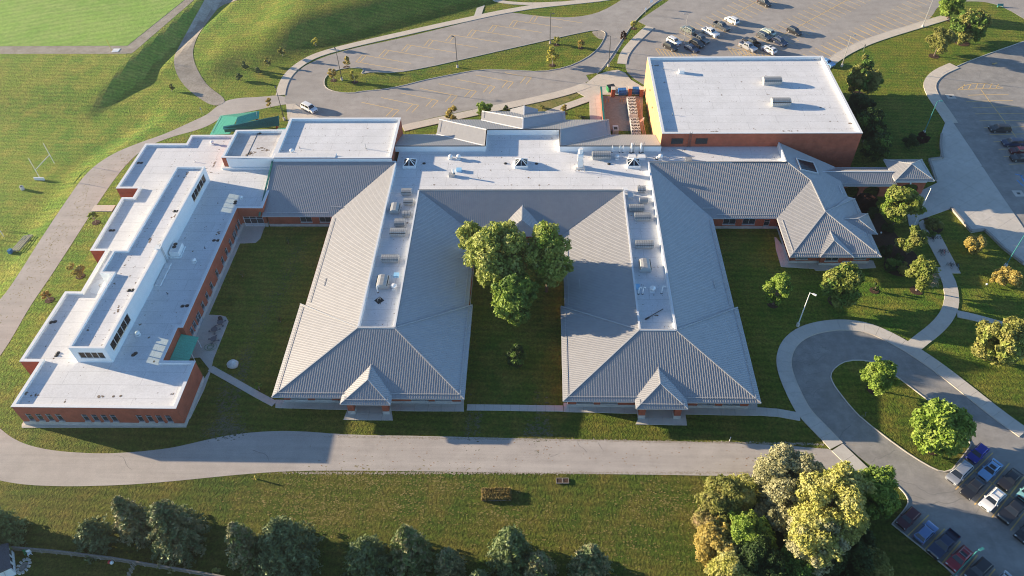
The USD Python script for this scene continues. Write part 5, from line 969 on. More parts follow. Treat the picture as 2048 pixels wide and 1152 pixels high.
def car_meshes(kind):
    if kind in CARS: return CARS[kind]
    L, W, H, hb, bt, x1, x2, x3, x4 = KIND[kind]; h = L / 2; g = .2
    if kind == 'pickup': prof = [(-h, .45), (-h + .1, g + .05), (h - .15, g), (h, .45), (h - .02, .85), (h - .2, hb - .06), (x1, hb + .02), (x4, bt), (x4 - .05, bt - .02), (-h + .05, bt - .02), (-h, bt - .1)]
    else: prof = [(-h, .5), (-h + .12, g), (h - .15, g), (h, .42), (h - .03, .74), (h - .25, hb - .1), (h - .55, hb - .02), (x1, hb + .05), (x4, bt), (-h + .2, bt - .03), (-h + .04, bt - .15)]
    W2 = W / 2; fr = [(-W2 * .92, 0), (W2 * .92, 0), (W2, .45), (W2, .75), (W2 * .95, bt + .05), (-W2 * .95, bt + .05), (-W2, .75), (-W2, .45)]
    body = ext(prof, 3) ^ plan(L, W, .32) ^ front(fr); wb = L * .29; rw = .34 if kind not in ('pickup', 'suv') else .38
    for sx in (-1, 1): body = body - m3.Manifold.cylinder(5, rw + .05, rw + .05, 20, True).rotate((90, 0, 0)).translate((sx * wb, 0, rw))  - mbox((0, 0, 9), (.1, .1, 9.1))
    core = mbox((-wb - .6, -W2 * .72, .25), (wb + .6, W2 * .72, .62)); body = body + core
    if kind == 'pickup': body = body - mbox((-h + .12, -W2 + .18, .72), (x4 - .12, W2 - .18, 3))
    cabp = [(x1, bt - .06), (x2, H - .03), (x2 - .3, H), (x3 + .25, H), (x3, H - .04), (x4, bt - .06)]
    cf = [(-W2 * .95, 0), (W2 * .95, 0), (W2 * .93, bt), (W2 * .74, H - .06), (W2 * .64, H + .02), (-W2 * .64, H + .02), (-W2 * .74, H - .06), (-W2 * .93, bt)]
    cab = ext(cabp, 3) ^ front(cf); glass = cab.scale((.985, .975, .985)).translate((0, 0, .012))
    sw = [(x1 - .28, bt + .02), (x2 - .06, H - .13), (x3 + .1, H - .13), (x4 + .22, bt + .02)]; shell = cab - ext(sw, 4)
    fw = [(-W2 * .84, bt + .0), (W2 * .84, bt + .0), (W2 * .68, H - .09), (-W2 * .68, H - .09)]; cut = front(fw); shell = shell - (cut ^ mbox((x2 - .12, -2, 0), (x1 + 1, 2, 3))) - (cut ^ mbox((x4 - 1, -2, 0), (x3 + .1 if kind != 'pickup' else x3 + .02, 2, 3)))
    shell = shell - ext([(x1 - .4, bt - .2), (x2 - .2, H - .12), (x3 + .2, H - .12), (x4 + .3, bt - .2)], W * .7)
    pil = MB()
    for bx in ((x2 + x3) / 2 + .05,) + (((x3 + (x2 - x3) * .18),) if kind in ('suv', 'minivan') else ()): shell = shell + ((cab.scale((1, .997, 1))) ^ mbox((bx - .05, -2, bt - .05), (bx + .05, 2, H)) )
    gl = {}
    tm = glass.to_mesh(); V = np.asarray(tm.vert_properties)[:, :3]; F = np.asarray(tm.tri_verts); n = np.cross(V[F[:, 1]] - V[F[:, 0]], V[F[:, 2]] - V[F[:, 0]]); n /= np.linalg.norm(n, axis=1)[:, None] + 1e-9
    cx = V[F].mean(1)[:, 0]; key = np.where(n[:, 1] > .6, 'side_window', np.where(n[:, 1] < -.6, 'side_window_', np.where((cx > (x2 + x3) / 2) & (n[:, 2] < .97), 'windshield', np.where(n[:, 2] < .97, 'rear_window', 'x'))))
    for kname in ('windshield', 'rear_window', 'side_window', 'side_window_'):
        s = F[key == kname]
        if len(s): gl[kname] = [(q.vertices, q.faces) for q in trimesh.Trimesh(V, s, process=True).split(only_watertight=False)]
    def M2(m): q = MB(); q.mani(m); return q.get()
    CARS[kind] = dict(body=M2(body), cabin=M2(shell), glass=gl, wb=wb, rw=rw, dims=KIND[kind]); return CARS[kind]
def car(px, py, dpx, kind, col, label, group, zc=.75, rack=False, sunroof=False):
    k = car_meshes(kind); L, W, H, hb, bt, x1, x2, x3, x4 = k['dims']; c = P(px, py, zc); d = P(px + dpx[0], py + dpx[1], zc) - c; a = math.atan2(d[1], d[0])
    t = thing('parked_' + {'suv': 'suv'}.get(kind, kind), label, {'suv': 'SUV', 'pickup': 'pickup truck', 'sedan': 'car', 'hatchback': 'car', 'minivan': 'minivan'}[kind], (c[0], c[1], .02), a, group); pm = 'paint_' + col
    obj('body', k['body'], pm, t, smooth=40); obj('cabin_frame', k['cabin'], pm, t, smooth=40)
    for n, g in k['glass'].items():
        for q in g: obj(n.rstrip('_'), q, 'car_glass', t)
    for sx in (-1, 1):
        for sy in (-1, 1):
            y = sy * (W / 2 - .12); w = obj('wheel', MB().cyl((sx * k['wb'], y - .11, k['rw']), (sx * k['wb'], y + .11, k['rw']), k['rw'], n=16), 'rubber', t)
            obj('rim', MB().cyl((sx * k['wb'], y + sy * .1, k['rw']), (sx * k['wb'], y + sy * .118, k['rw']), k['rw'] * .66, k['rw'] * .6, n=12), 'chrome', w)
    h = L / 2
    for sy in (-1, 1):
        obj('headlight', MB().box((h - .13, sy * (W / 2 - .3), hb - .24), (.16, .36, .13), rz=-sy * .35), 'lamp_lens', t); obj('taillight', MB().box((-h + .09, sy * (W / 2 - .2), bt - .28), (.1, .2, .3)), 'red_lens', t)
        obj('door_mirror', MB().box((x1 - .35, sy * (W / 2 + .07), bt + .02), (.16, .2, .14)), pm, t)
    obj('grille', MB().box((h - .02, 0, .58), (.05, W * .5, .24)), 'black', t); obj('bumper', MB().box((-h + .03, 0, .48), (.1, W * .7, .16)), 'dark_metal', t)
    if rack:
        for sy in (-1, 1): obj('roof_rail', MB().bar((x2 - .4, sy * W * .31, H + .04), (x3 + .2, sy * W * .31, H + .04), .05), 'chrome', t)
        for xx in (x2 - .6, x3 + .5): obj('roof_crossbar', MB().bar((xx, -W * .31, H + .07), (xx, W * .31, H + .07), .05), 'chrome', t)
    if sunroof: obj('sunroof', MB().box(((x2 + x3) / 2 + .3, 0, H + .006), (.7, W * .5, .02)), 'car_glass', t)
LO, UPP = (-145, 140), (145, -140)
g1, g2, g3 = 'cars parked in the lower right rows', 'cars parked in the east lot', 'cars parked in the lot behind the gymnasium'
car(1956, 906, LO, 'hatchback', 'blue', 'deep blue hatchback nose to nose with the island kerb', g1); car(1919, 945, LO, 'minivan', 'silver', 'silver minivan at the end of the front row', g1); car(1981, 939, LO, 'sedan', 'sky_blue', 'pale blue sedan behind the black one', g1, sunroof=True)
car(1947, 975, LO, 'sedan', 'black', 'black sedan between silver minivan and white SUV', g1); car(2021, 958, LO, 'sedan', 'black', 'black sedan in the second row right of the pale blue one', g1); car(1985, 999, LO, 'suv', 'white', 'white SUV with black roof rails in the front row', g1, rack=True)
car(2026, 1020, LO, 'pickup', 'black', 'black pickup truck right of the white SUV', g1); car(2056, 984, LO, 'hatchback', 'aqua', 'aqua car cut by the right frame edge', g1); car(2056, 1062, LO, 'suv', 'black', 'black SUV cut by the right frame edge below the pickup', g1)
car(1817, 1036, LO, 'hatchback', 'maroon', 'dark red hatchback at the kerb corner', g1); car(1852, 1064, UPP, 'hatchback', 'slate_blue', 'slate blue hatchback second along the lower kerb', g1); car(1887, 1088, LO, 'pickup', 'navy', 'dark navy pickup third along the lower kerb', g1)
car(1919, 1117, LO, 'suv', 'red', 'bright red SUV with silver roof rails and sunroof', g1, rack=True, sunroof=True); car(1957, 1141, LO, 'suv', 'black', 'black SUV right of the red one at the bottom edge', g1); car(2003, 1168, LO, 'sedan', 'silver', 'silver car at the bottom edge, last of the lower row', g1)
car(2000, 257, (-1, 0), 'minivan', 'black', 'black minivan alone in the east lot', g2); car(2026, 285, (-1, 0), 'minivan', 'navy', 'navy minivan beside the maroon car', g2); car(2038, 301, (-1, 0), 'hatchback', 'maroon', 'maroon car in the east lot', g2); car(2042, 315, (-1, 0), 'sedan', 'black', 'black sedan nearest in the east lot', g2)
DR, UL = (40, 19.5), (-40, -19.5)
for px, py, d, k, c, lb, rk in ((1341, 93, DR, 'suv', 'black', 'black SUV on the hatched corner behind the gymnasium', 0), (1348, 82, DR, 'suv', 'white', 'white SUV behind the black one, nearest the lot entrance', 0), (1384, 96, DR, 'sedan', 'navy', 'dark navy sedan beside the lamp post', 0), (1394, 87, DR, 'suv', 'black', 'black SUV squeezed beside the dark pickup', 0), (1401, 78, DR, 'pickup', 'grey', 'grey pickup truck with an empty dark bed', 0),
        (1376, 59, UL, 'suv', 'green_grey', 'grey green SUV behind the lamp post', 0), (1421, 64, DR, 'pickup', 'white', 'white pickup truck in the second row', 0), (1443, 52, DR, 'pickup', 'grey', 'dark grey pickup truck, farthest back of the pickups', 0), (1464, 40, UL, 'suv', 'white', 'white SUV farthest back in the second row', 0), (1529, 5, DR, 'suv', 'black', 'black SUV at the top edge of the lot', 0),
        (1537, 63, UL, 'sedan', 'pale_green', 'pale green sedan in the third row', 0), (1528, 72, DR, 'suv', 'grey', 'dark grey SUV beside the pale green sedan', 0), (1560, 83, DR, 'suv', 'navy', 'dark SUV carrying a silver roof rack', 1), (1589, 62, DR, 'suv', 'black', 'black SUV alone at the right of the lot', 0), (1503, 84, UL, 'pickup', 'black', 'black pickup truck backed beside the silver one', 0), (1496, 93, DR, 'pickup', 'silver', 'silver pickup truck on the hatched end', 0), (1538, 99, UL, 'suv', 'white', 'white SUV with a sunroof close to the gymnasium', 0), (1654, 124, DR, 'sedan', 'sky_blue', 'pale blue car half hidden by the gymnasium corner', 0)):
    car(px, py, d, k, c, lb, g3, rack=bool(rk), sunroof='sunroof' in lb)
car(618, 215, (30, 15), 'minivan', 'white', 'white minivan stopped beside the bus loop', None)
# ------------------------------------------------------------------ street furniture
def lamp(px, py, tx, ty, label, m='dark_pole', arm=0, group='lamp posts', base=True):
    b = P(px, py); b[2] = terrain(b[0], b[1]); h = 9.3; t = thing('lamp_post', label, 'lamp post', b, 0, group)
    if base: obj('concrete_base', MB().cyl((0, 0, -.2), (0, 0, .75), .32, n=14), 'concrete', t)
    obj('pole', MB().cyl((0, 0, .7), (0, 0, h), .11, .075, 8), m, t)
    d = P(px + tx, py + ty) - P(px, py); d = d[:2] / np.linalg.norm(d[:2])
    obj('arm', MB().bar((0, 0, h - .1), (d[0] * .5, d[1] * .5, h), .07), m, t); obj('lamp_head', MB().box((d[0] * .85, d[1] * .85, h), (.75, .36, .14), rz=math.atan2(d[1], d[0])), m, t)
for a in ((684, 160, -5, -8, 'dark lamp post at the left tip of the loop island', 'dark_pole'), (915, 135, -8, -3, 'dark lamp post in the middle of the loop island', 'dark_pole'), (1100, 87, 8, 0, 'dark lamp post at the right end of the loop island', 'dark_pole'), (1217, 133, -8, 0, 'dark lamp post by the loop exit kerb', 'dark_pole'), (1683, 133, 8, 0, 'pale teal lamp post at the gymnasium end of the north lawn', 'galvanised'),
          (1847, 267, 8, 0, 'teal lamp post half in shadow above the entrance tower', 'teal_pole'), (1367, 88, -8, 0, 'pale lamp post among the cars behind the gymnasium', 'galvanised'), (1845, 54, 8, 0, 'pale lamp post at the corner of the north lot', 'galvanised'), (1595, 652, 10, 5, 'pale lamp post beside the driveway ring', 'white_paint'), (2010, 533, 10, 0, 'tall teal lamp post below the plaza wall', 'teal_pole'),
          (1900, 1160, 8, -4, 'teal lamp post leaning over the red SUV', 'teal_pole'), (569, 240, -2, -8, 'dark lamp post in the grass triangle by the minivan', 'dark_pole')): lamp(*a)
fb = P(1822, 462); t = thing('flagpole', 'tall white flagpole behind the yellow green tree', 'flagpole', fb); obj('pole', MB().cyl((0, 0, 0), (0, 0, 11.5), .13, .07, 10), 'white_paint', t); obj('finial', MB().lathe((0, 0, 11.55), [(.01, -.12), (.1, -.06), (.13, .03), (.08, .1), (.01, .14)], 10), 'chrome', t)
obj('rope_cleat', MB().box((.12, 0, 1.4), (.1, .06, .25)), 'dark_metal', t); obj('base_collar', MB().cyl((0, 0, 0), (0, 0, .25), .3, .2, 12), 'concrete', t)
# goal posts
p0, p1 = PG(80.5, 357), PG(108.8, 326.5); t = thing('goal_post', 'white football goal with tall uprights on the left field', 'goal', (p0[0], p0[1], terrain(p0[0], p0[1]))); q = p1 - p0; q[2] = 0
for o in (np.zeros(3), q): obj('upright', MB().cyl(o, o + [0, 0, 6.0], .07, n=8), 'white_paint', t)
obj('crossbar', MB().cyl(np.array([0, 0, 2.6]), q + [0, 0, 2.6], .07, n=8), 'white_paint', t)
obj('base_board', MB().box((.2, -.6, .35), (2.6, .25, .9), rz=-.05), 'white_paint', t)
c = PG(46, 379); t = thing('litter_bin', 'grey cylindrical bin alone on the left field', 'bin', (c[0], c[1], terrain(c[0], c[1]))); obj('barrel', MB().lathe((0, 0, 0), [(.42, 0), (.45, .1), (.45, 1.0), (.36, 1.02), (.34, .9), (.05, .88)], 14), 'stone_white', t); obj('opening', MB().cyl((0, 0, .86), (0, 0, .9), .34, n=14), 'black', t)
# bleachers
a, b = PG(22, 505), PG(50, 473); d = (b - a) / np.linalg.norm(b - a); n = np.array([d[1], -d[0], 0]); L = np.linalg.norm(b - a); t = thing('bleachers', 'small aluminium bleachers beside the left field', 'bleachers', (a[0], a[1], terrain(a[0], a[1])))
for k in range(5):
    o = n * (.55 * k); z = .28 + .16 * k; obj('seat_plank', MB().bar(o + [0, 0, z], o + d * L + [0, 0, z], .2, .05), 'aluminium', t); obj('foot_plank', MB().bar(o + n * .3 + [0, 0, z - .1], o + n * .3 + d * L + [0, 0, z - .1], .12, .04), 'aluminium', t)
for s in np.linspace(.2, L - .2, 5): obj('frame', MB().bar(d * s + [0, 0, .3], d * s + n * 2.4 + [0, 0, .85], .06).bar(d * s + n * 2.4, d * s + n * 2.4 + [0, 0, .9], .06), 'dark_metal', t)
obj('blue_end_panel', MB().box((.1, -.1, .45), (.9, .7, .9), rz=math.atan2(d[1], d[0])), 'blue_metal', t)
c = PG(-3, 463); t = thing('soccer_goal', 'white soccer goal frame at the left frame edge', 'goal', (c[0], c[1], terrain(c[0], c[1])), .9); g_ = MB()
for i, (p, q) in enumerate((((0, -2.7, 0), (0, -2.7, 2)), ((0, 2.7, 0), (0, 2.7, 2)), ((0, -2.7, 2), (0, 2.7, 2)), ((0, -2.7, 2), (-1.6, -2.7, 0)), ((0, 2.7, 2), (-1.6, 2.7, 0)), ((-1.6, -2.7, 0), (-1.6, 2.7, 0)))): obj('post' if i < 2 else 'bar', MB().cyl(p, q, .07, n=7), 'white_paint', t)
c = P(232, 101, PLAT); t = thing('plate', 'white ground plate at the corner of the cinder track', 'ground plate', (c[0], c[1], PLAT + .03)); obj('plate', MB().mm((-1, -1, 0), (1, 1, .08)), 'white_paint', t)
c = P(224, 102, PLAT); t = thing('foul_pole', 'thin yellow pole beside the cinder track', 'pole', (c[0], c[1], PLAT)); obj('pole', MB().cyl((0, 0, 0), (-.2, 0, 3.6), .07, n=7), 'yellow_paint', t)
c = P(467, 732); rng = np.random.default_rng(8); ic = trimesh.creation.icosphere(3); import meshkit
v = ic.vertices * (1 + .35 * (meshkit.fbm(ic.vertices * 1.3, 4, 3)[:, None] - .5)) * [1.05, .9, .85]; obj('boulder', (v + c + [0, 0, .5], ic.faces), 'stone_white', smooth=25, label='white painted boulder on the left courtyard lawn', cat='boulder')
c = P(513, 958); t = thing('fire_hydrant', 'pale yellow hydrant in the lawn below the service road', 'fire hydrant', c); obj('barrel', MB().lathe((0, 0, 0), [(.18, 0), (.18, .1), (.13, .12), (.13, .7), (.18, .72), (.17, .8), (.1, .95), (.02, 1.0)], 12), 'yellow_paint', t); obj('outlet', MB().cyl((-.25, 0, .55), (.25, 0, .55), .07, n=8), 'yellow_paint', t)
# planting boxes in the front lawn
def rbox(px, py, w, d, h, label, weeds):
    c = P(px, py, .2); t = thing('planting_box', label, 'planter', (c[0], c[1], 0), .03)
    for i, (x, y, sx, sy) in enumerate(((0, -d / 2, w, .1), (0, d / 2, w, .1), (-w / 2, 0, .1, d), (w / 2, 0, .1, d))): obj('board', MB().box((x, y, h / 2), (sx, sy, h)), 'wood', t)
    obj('soil', MB().mm((-w / 2 + .05, -d / 2 + .05, 0), (w / 2 - .05, d / 2 - .05, h * .8)), 'mulch', t)
    if weeds:
        r = np.random.default_rng(2); n = 2600; p = np.stack([r.uniform(-w / 2, w / 2, n), r.uniform(-d / 2, d / 2, n), h + r.uniform(-.1, .4, n)], 1); o = np.tile([0, 0, .4], (n, 1)); obj('weeds', leaves(p, o, .2, r, 2.5), 'dry_weed', t, kind='stuff')
rbox(992.5, 989, 4.7, 2.0, .22, 'wooden planting box overgrown with dry yellow weeds', True); rbox(1118.5, 961, .95, .9, .22, 'small shallow box of brown soil, left of its twin', False); rbox(1131.5, 961, .95, .9, .22, 'small shallow box of brown soil, right of its twin', False)
def post(px, py, h, label, m='white_paint', name='marker_post', r=.06):
    b = P(px, py); b[2] = terrain(b[0], b[1]); t = thing(name, label, 'post', b); obj('post', MB().cyl((0, 0, 0), (0, 0, h), r, n=8), m, t); obj('cap', MB().cyl((0, 0, h), (0, 0, h + .06), r * 1.4, n=8), m, t)
post(1459, 882, 1.1, 'short white marker post in the shaded lawn by the road'); post(1476, 968, 1.2, 'short white marker post above the thicket'); post(467, 1090, 1.2, 'pale stake on the lawn beside the olive spruce')
for px, py, lb in ((1760, 470, 'white globe light in the mulch bed'), (1971, 573, 'white globe light on the sunlit lawn')):
    b = P(px, py); t = thing('globe_light', lb, 'garden light', b); obj('stem', MB().cyl((0, 0, 0), (0, 0, .5), .05), 'dark_metal', t); obj('globe', MB().lathe((0, 0, .68), [(.02, -.22), (.16, -.15), (.22, 0), (.16, .15), (.02, .22)], 12), 'white_paint', t)
def sign(px, py, h, w, hh, label, m='white_paint', ang=0.0):
    b = P(px, py); b[2] = terrain(b[0], b[1]); t = thing('road_sign', label, 'sign', b, ang); obj('post', MB().cyl((0, 0, 0), (0, 0, h), .04), 'galvanised', t); obj('panel', MB().box((0, -.05, h - hh / 2), (w, .03, hh)), m, t)
sign(1290, 30, 2.4, .6, .75, 'small sign on a post near the top of the loop strip', ang=.5); sign(1301, 16, 2.6, 1.1, .8, 'white sign panel beside the loop exit near the top edge', ang=.5); sign(1726, 103, 2.2, .45, .6, 'small dark backed sign by the lawn sidewalk', 'dark_metal', .6)
sign(405, 228, 2.0, .4, .6, 'thin sign post by the gravel track mouth', 'galvanised')
b = P(2000, 14); t = thing('bench', 'small teal bench at the top edge of the north lawn', 'bench', b)
obj('seat', MB().mm((-.9, -.25, .42), (.9, .25, .48)), 'teal_pole', t); obj('backrest', MB().mm((-.9, .22, .5), (.9, .28, .95)), 'teal_pole', t)
for sx in (-1, 1): obj('leg', MB().mm((sx * .75 - .05, -.22, 0), (sx * .75 + .05, .25, .42)), 'teal_pole', t)
# retaining walls by the plaza
def rwall(pts, label, h=.5, w=.4):
    ln = LineString(P2(pts)); t = thing('retaining_wall', label, 'wall', (0, 0, 0)); n = max(2, int(ln.length / 1.6))
    for k in range(n):
        a, b = ln.interpolate(ln.length * k / n), ln.interpolate(ln.length * (k + 1) / n); a, b = np.array([a.x, a.y, 0]), np.array([b.x, b.y, 0])
        obj('block', MB().bar(a + (b - a) * .012 + [0, 0, h / 2 - .05], b - (b - a) * .012 + [0, 0, h / 2 - .05], w, h), 'retaining', t)
        obj('cap_stone', MB().bar(a + (b - a) * .008 + [0, 0, h], b - (b - a) * .008 + [0, 0, h], w + .1, .12), 'retaining', t)
rwall([(1882, 318), (1857, 321), (1862, 335), (1871, 362)], 'low stepped retaining wall left of the plaza'); rwall([(1882, 270), (1880, 292), (1884, 318)], 'low retaining wall at the plaza top'); rwall([(1901, 417), (1942, 465), (1969, 461), (2006, 498), (2046, 529)], 'zigzag retaining wall between plaza and lower lawn')
# bicycle racks: wavy tubes
for px, py, lb in ((1871, 479, 'wavy bicycle rack at the top of the pad'), (1886, 506, 'wavy bicycle rack in the middle of the pad, with bicycles'), (1902, 532, 'wavy bicycle rack at the foot of the pad')):
    c = P(px, py); t = thing('bicycle_rack', lb, 'bicycle rack', (c[0], c[1], .13), .0); w = [(-1.1 + .02 * k, 0, .45 + .4 * math.sin(k * .02 * 2 * math.pi / .55)) for k in range(111)]
    obj('wave_tube', MB().tube(w[::3], .04, 6), 'dark_metal', t)
    for x in (-1.1, 1.1): obj('foot', MB().cyl((x, 0, 0), (x, 0, .5), .04), 'dark_metal', t)
def bicycle(px, py, lb, m):
    c = P(px, py); t = thing('bicycle', lb, 'bicycle', (c[0], c[1], .13), 1.5)
    for x in (-.5, .5):
        a = np.linspace(0, 2 * math.pi, 19); w = obj('wheel', MB().tube([(x + .33 * math.cos(k), 0, .33 + .33 * math.sin(k)) for k in a], .025, 5), 'rubber', t)
    obj('frame', MB().tube([(-.5, 0, .33), (-.1, 0, .3), (.38, 0, .75), (-.2, 0, .78), (-.5, 0, .33)], .025).tube([(-.1, 0, .3), (-.2, 0, .85)], .025).tube([(.5, 0, .33), (.36, 0, .95)], .025), m, t)
    obj('saddle', MB().box((-.22, 0, .9), (.25, .14, .06)), 'black', t); obj('handlebar', MB().bar((.36, -.28, .97), (.36, .28, .97), .03), 'dark_metal', t)
bicycle(1864, 481, 'black bicycle in the top rack', 'black'); bicycle(1880, 508, 'dark bicycle in the middle rack', 'dark_metal'); bicycle(1886, 508, 'maroon bicycle in the middle rack', 'red_plastic'); bicycle(1900, 534, 'dark bicycle in the lowest rack', 'black'); bicycle(1914, 537, 'blue bicycle at the end of the lowest rack', 'blue_metal')
# patio tables
for px, py, lb in ((441, 646, 'round grey picnic table nearest the rounded patio corner'), (429, 660, 'round grey picnic table in the middle of the patio'), (427.5, 679, 'round grey picnic table at the lower patio edge'), (377, 692, 'dark round table under the green awning edge')):
    c = P(px, py, .6); t = thing('picnic_table', lb, 'table', (c[0], c[1], .1), px * .3); obj('tabletop', MB().cyl((0, 0, .72), (0, 0, .77), .62, n=18), 'table_grey', t); obj('pedestal', MB().cyl((0, 0, 0), (0, 0, .72), .07), 'dark_metal', t)
    for k in range(4):
        a = k * math.pi / 2 + .4; s = obj('seat', MB().cyl((1.0 * math.cos(a), 1.0 * math.sin(a), .43), (1.0 * math.cos(a), 1.0 * math.sin(a), .47), .2, n=12), 'table_grey', t); obj('seat_arm', MB().bar((0, 0, .2), (1.0 * math.cos(a), 1.0 * math.sin(a), .42), .05), 'dark_metal', s)
c = P(441.5, 639, .4); t = thing('litter_bin', 'black rounded bin on the patio corner', 'bin', (c[0], c[1], .1)); obj('barrel', MB().lathe((0, 0, 0), [(.35, 0), (.4, .5), (.38, .85)], 14), 'black', t); obj('lid', MB().lathe((0, 0, .85), [(.4, 0), (.33, .14), (.1, .22)], 14), 'black', t)
c = P(421, 695); a = np.linspace(0, 9, 60); obj('garden_hose', MB().tube([(c[0] + (.35 + .012 * i) * math.cos(k * 2.2) * (1 + .3 * math.sin(k)), c[1] + (.3 + .012 * i) * math.sin(k * 2.2), .13 + .002 * i) for i, k in enumerate(a)], .03, 5), 'green_plastic', label='loose coil of green hose on the patio', cat='hose')
# loading yard
ya, yb = P(1200.5, 178, 2.4), P(1208.5, 238, 2.4); t = thing('yard_wall', 'tall wall with a green coping beside the equipment yard', 'wall', (0, 0, 0)); obj('wall', MB().bar((16.4, 180.6, 1.25), (16.2, 157, 1.25), .35, 2.5), 'brick', t); obj('coping', MB().bar((16.4, 180.7, 2.55), (16.2, 157, 2.55), .5, .14), 'green_trim', t)
def dumpster(px, py, m, lb, ang=0.0):
    c = P(px, py, .7); t = thing('dumpster', lb, 'dumpster', (c[0], c[1], .1), ang); s = ext([(-.85, 0), (.75, 0), (.95, .95), (.55, 1.35), (-.85, 1.35)], 2.1) - ext([(-.78, .08), (.7, .08), (.86, .92), (.5, 1.5), (-.78, 1.5)], 1.98); obj('body', MB().mani(s.rotate((0, 0, -90))), m, t)
    for sx in (-1, 1): obj('lid', MB().box((sx * .52, .15, 1.38), (1.0, 1.5, .05)), 'black' if 'green' in lb else m, t); obj('fork_pocket', MB().box((sx * 1.1, 0, .7), (.12, 1.2, .18)), m, t)
    for sx in (-.8, .8):
        for y in (-.6, .6): obj('caster', MB().cyl((sx - .05, y, -.02), (sx + .05, y, -.02), .09), 'rubber', t)
dumpster(1222, 177, 'green_plastic', 'green dumpster with a black lid on the loading apron', .3); dumpster(1244.5, 184, 'blue_plastic', 'blue dumpster in the middle of the loading apron', .1); dumpster(1270, 182, 'blue_plastic', 'darker blue dumpster against the gymnasium wall', .05)
for i, (px, py) in enumerate(((1225.5, 192), (1259, 190), (1282, 192))):
    b = P(px, py); t = thing('gate_pier', ['brick gate pier beside the green dumpster', 'brick gate pier between the two blue dumpsters', 'brick gate pier nearest the gymnasium'][i], 'pier', b); obj('pier', MB().mm((-.5, -.7, 0), (.5, .7, 2.3)), 'brick', t); obj('cap', MB().mm((-.58, -.78, 2.3), (.58, .78, 2.42)), 'concrete', t)
for i, (px, py) in enumerate(((1211, 205), (1217, 205), (1240, 204), (1246, 204))):
    b = P(px, py); t = thing('bollard', ['orange bollard nearest the green topped wall', 'orange bollard second from the wall', 'orange bollard third from the wall', 'orange bollard nearest the fan units'][i], 'bollard', b); obj('post', MB().cyl((0, 0, 0), (0, 0, 1.1), .09, n=10), 'orange_paint', t); obj('cap', MB().lathe((0, 0, 1.1), [(.09, 0), (.06, .06), (.01, .09)], 10), 'orange_paint', t)
def chiller(y0, y1, lb):
    t = thing('chiller_unit', lb, 'chiller', (24.1, (y0 + y1) / 2, .1)); L = y1 - y0; obj('cabinet', MB().mm((-1.1, -L / 2, .25), (1.1, L / 2, 2.1)), 'white_equipment', t); obj('plinth', MB().mm((-1.0, -L / 2 + .1, 0), (1.0, L / 2 - .1, .25)), 'dark_metal', t)
    for i in range(6):
        for sx in (-1, 1):
            x, y = sx * .54, -L / 2 + (i + .5) * L / 6; r = min(.5, L / 13); f = obj('fan', MB().cyl((x, y, 2.1), (x, y, 2.2), r, n=18), 'fan_dark', t)
            for k in range(4): obj('blade', MB().box((x + .24 * math.cos(k * 1.571 + i), y + .24 * math.sin(k * 1.571 + i), 2.22), (.36, .14, .02), rz=k * 1.571 + i), 'white_equipment', f)
    for k in range(5): obj('louvre_panel', MB().mm((-1.14, -L / 2 + .15 + k * L / 5, .5), (-1.1, -L / 2 + (k + 1) * L / 5 - .1, 1.9)), 'galvanised', t)
chiller(167.9, 176.2, 'long white chiller with twelve roof fans, farther one'); chiller(158.2, 166.3, 'long white chiller with twelve roof fans, nearer one')
t = thing('pipe_run', 'pink painted pipes between the chillers and the gymnasium', 'pipes', (0, 0, 0))
for k in range(3): obj('pipe', MB().tube([(25.7 + k * .28, 176, .9 + .25 * k), (25.9 + k * .28, 158.5, .9 + .25 * k)], .1, 7), 'rust_pink', t)
obj('pipe', MB().tube([(25.6, 158.6, 1.6), (28.2, 158.6, 1.6)], .25, 8), 'white_paint', t); obj('pipe', MB().tube([(26.5, 166, .1), (26.5, 166, 2.4)], .12, 7), 'white_paint', t)
c = P(1231, 259, 1.0); t = thing('generator_cabinet', 'white equipment cabinet alone in the yard', 'cabinet', (c[0], c[1], .05)); obj('cabinet', MB().mm((-.7, -1.2, .1), (.7, 1.2, 1.5)), 'white_equipment', t); obj('top_grille', MB().mm((-.45, -.8, 1.5), (.45, .3, 1.55)), 'fan_dark', t); obj('skid', MB().mm((-.8, -1.3, 0), (.8, 1.3, .1)), 'dark_metal', t)

# ------------------------------------------------------------------ rooftop equipment
def penthouse(px, py, z, L, W, h, label, rot_=0.0, n=8):
    L, W, h = L * 1.12, W * 1.15, h * 1.1
    """A louvred rooftop hood: curb, ribbed curved cover."""
    c = P(px, py, z + h * .6); t = thing('louvred_roof_hood', label, 'roof vent', (c[0], c[1], z), rot_, 'louvred hoods on the flat roofs'); obj('curb', MB().mm((-L / 2 + .18, -W / 2 + .18, 0), (L / 2 - .18, W / 2 - .18, h * .5)), 'galvanised', t)
    prof = [(-W / 2, h * .35), (-W / 2, h * .62), (-W * .36, h * .88), (-W * .15, h), (W * .15, h), (W * .36, h * .88), (W / 2, h * .62), (W / 2, h * .35)]
    for k in range(n):
        a, b = -L / 2 + L * (k + .06) / n, -L / 2 + L * (k + .94) / n
        m = m3.CrossSection([np.array(prof)], m3.FillRule.NonZero).extrude(b - a).rotate((90, 0, 90)).translate((a, 0, 0)); obj('hood_rib', MB().mani(m), 'galvanised', t)
    obj('hood_core', MB().mm((-L / 2 + .03, -W / 2 + .07, h * .4), (L / 2 - .03, W / 2 - .07, h * .8)), 'dark_metal', t)
HZ = ZF
